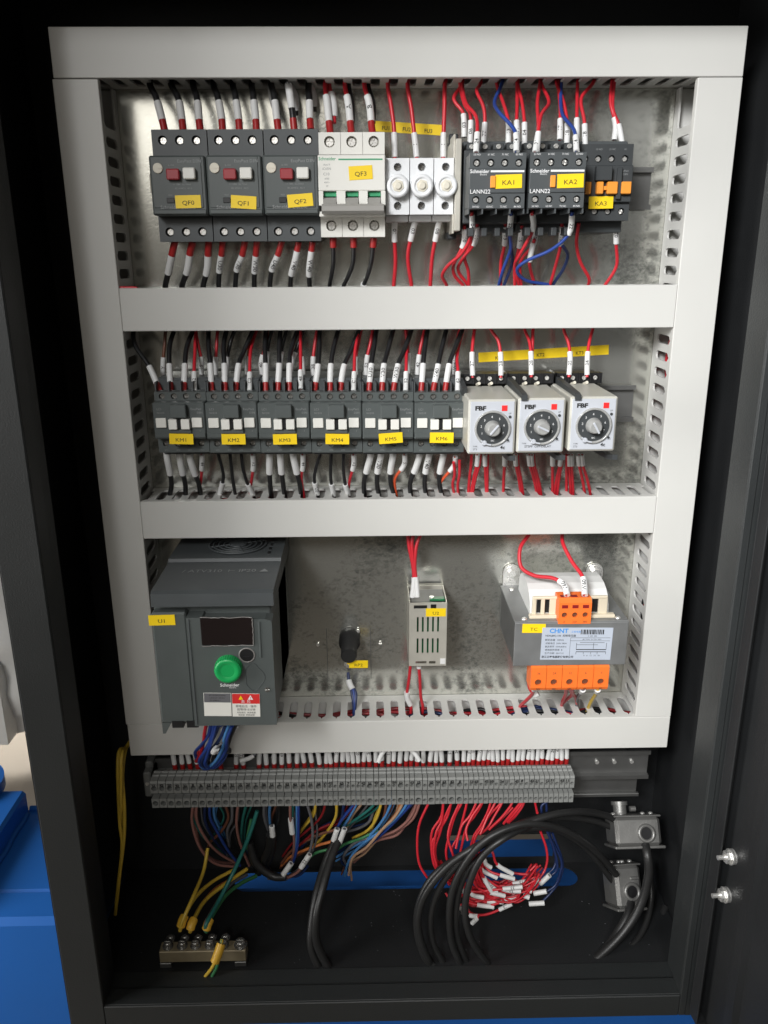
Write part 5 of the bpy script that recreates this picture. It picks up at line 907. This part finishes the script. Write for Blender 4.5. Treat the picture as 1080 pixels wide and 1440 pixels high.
# ---- heavy black cables
zd = zm(500, 1020, 2.4545); zf = zm(780, 1120, 3.6)
CB = [('black cable arching from the upper connector housing over the red wires', 3.6, [(925, 345, -30), (860, 310, -35), (760, 298, -55), (640, 320, -70), (500, 375, -80), (350, 460, -88), (255, 560, -92), (218, 650, -95), (225, 740, -98), (265, 835, -100)]),
      ('black cable arching from the lower connector housing, middle of the loops', 3.6, [(900, 515, -40), (840, 445, -50), (750, 378, -62), (660, 345, -72), (560, 345, -80), (450, 395, -88), (370, 490, -92), (328, 600, -95), (330, 740, -98), (372, 842, -100)]),
      ('black cable of the innermost loop, crossing in front of the red bundle', 3.6, [(620, 335, -60), (520, 385, -84), (440, 450, -90), (395, 540, -94), (378, 640, -97), (400, 740, -100), (470, 840, -101)]),
      ('black cable of the outermost loop on the left', 3.9, [(700, 300, -40), (560, 345, -66), (400, 430, -74), (280, 510, -80), (225, 600, -86), (212, 700, -92), (240, 800, -98), (290, 842, -101)])]
CB += [('thin black cable close behind the innermost loop', 3.4, [(905, 360, -22), (820, 330, -30), (700, 318, -50), (590, 345, -66), (470, 420, -76), (385, 505, -84), (350, 610, -90), (352, 730, -94), (395, 842, -98)]),
      ('thin black cable between the two outer loops', 3.4, [(890, 540, -30), (800, 430, -40), (690, 360, -52), (560, 362, -62), (420, 425, -76), (310, 530, -84), (262, 640, -90), (268, 750, -94), (318, 842, -99)]),
      ('thin black cable of the loop that reaches furthest right on the floor', 3.4, [(1010, 470, -20), (1020, 600, -40), (985, 720, -70), (900, 800, -90), (780, 850, -103)])]
for lab, r, p in CB: wire('rubber', r, path(p, zd, 0, 0, post=(3, 6, -8)), lab, 'heavy black cables looping over the cabinet floor', cat='cable', name='black_cable', sides=14)
wire('rubber', 4.5, path([(455, 232, -46), (470, 300, -60), (475, 400, -66), (440, 540, -72), (370, 660, -80), (270, 770, -90), (150, 865, -100)], zf, 0, 0, post=(-10, 6, -6)), 'black cable leaving the upper connector housing toward the sill', 'heavy black cables looping over the cabinet floor', cat='cable', name='black_cable', sides=14)
wire('rubber', 4.4, path([(388, 520, -48), (370, 600, -64), (310, 700, -76), (240, 790, -90), (140, 862, -100)], zf, 0, 0, post=(-10, 6, -6)), 'black cable leaving the lower connector housing toward the sill', 'heavy black cables looping over the cabinet floor', cat='cable', name='black_cable', sides=14)
wire('rubber', 4.2, path([(560, 560, -30), (520, 660, -50), (430, 760, -78), (330, 840, -98)], zf, 0, 0, post=(-8, 4, -8)), 'black cable rising into the dark right rear corner', 'heavy black cables looping over the cabinet floor', cat='cable', name='black_cable', sides=14)
wire('rubber', 4.4, path([(695, 195, -32), (665, 270, -48), (628, 400, -72), (600, 520, -88), (605, 640, -96), (665, 760, -102)], za, 0, 0, post=(2, 6, -8)), 'front one of the two black cables dropping left of centre', 'pair of black cables left of centre', cat='cable', name='black_cable', sides=14)
wire('rubber', 4.2, path([(680, 200, -26), (640, 290, -40), (600, 430, -66), (580, 560, -84), (580, 660, -94), (625, 765, -101)], za, 0, 0, post=(2, 6, -8)), 'rear one of the two black cables dropping left of centre', 'pair of black cables left of centre', cat='cable', name='black_cable', sides=14)
for k, (p) in enumerate(([(400, 165, -30), (395, 230, -20), (370, 290, -10), (400, 335, 0)], [(412, 170, -30), (405, 240, -15), (380, 300, 0), (350, 330, 10)], [(310, 200, -20), (340, 290, -24), (410, 345, -26), (470, 350, -28)])):
    wire('rubber', 4.4, path(p, za, 0, 0), ('grey-black sheathed cable hanging under the left terminals', 'second sheathed cable hanging behind it under the left terminals', 'sheathed cable sagging in a curve left of the pink wire')[k], None, cat='cable', name='black_cable', sides=12)
# ---- wires lying inside the ducts; extra dark ones added for the slots' shade
random.seed(21)
for j, (zz, x0, x1, cols, lab) in enumerate(((-640, -262, 262, ('red', 'maroon', 'black', 'black', 'maroon', 'navy', 'red', 'maroon', 'red', 'black', 'black', 'maroon', 'navy', 'maroon', 'black', 'red', 'black', 'maroon', 'black', 'red', 'maroon', 'black'), 'bottom'), (-404, -232, 232, ('red', 'black', 'maroon', 'red', 'black', 'red', 'black', 'black', 'maroon', 'black', 'maroon', 'black'), 'third'), (-214, -232, 232, ('red', 'black', 'red', 'black', 'black', 'black', 'maroon', 'black'), 'second'), (-17, -262, 262, ('black', 'black', 'red', 'black', 'black', 'black', 'maroon', 'black'), 'top'))):
    for k, c in enumerate(cols):
        P = [(x0+(x1-x0)*i/9, -8-random.random()*34, zz+random.uniform(-10, 12)) for i in range(10)]
        wire(c, 1.9, P, '%s wire laid lengthwise inside the %s horizontal duct, %s strand' % (COL[c], lab, ordinal(k+1)), 'wires laid inside the ducts', n=4, sides=6)
for k in range(6):
    P = [(248+random.random()*17, -8-random.random()*30, -640+i*62) for i in range(8)]
    wire('red' if k % 3 else 'black', 1.6, P, '%s wire running upward inside the right vertical duct, %s strand' % ('red' if k % 3 else 'black', ordinal(k+1)), 'wires laid inside the right duct', n=4, sides=6)
for k in range(2):
    P = [(-245+random.uniform(-3, 2)+18*i/4, -46-2*k, -196.5+.8*k+random.random()) for i in range(6)]
    wire('red', 1.3, P, '%s red wire spilling onto the left end of the second duct' % ('upper', 'lower')[k], 'red wires spilling from the left duct', n=4)
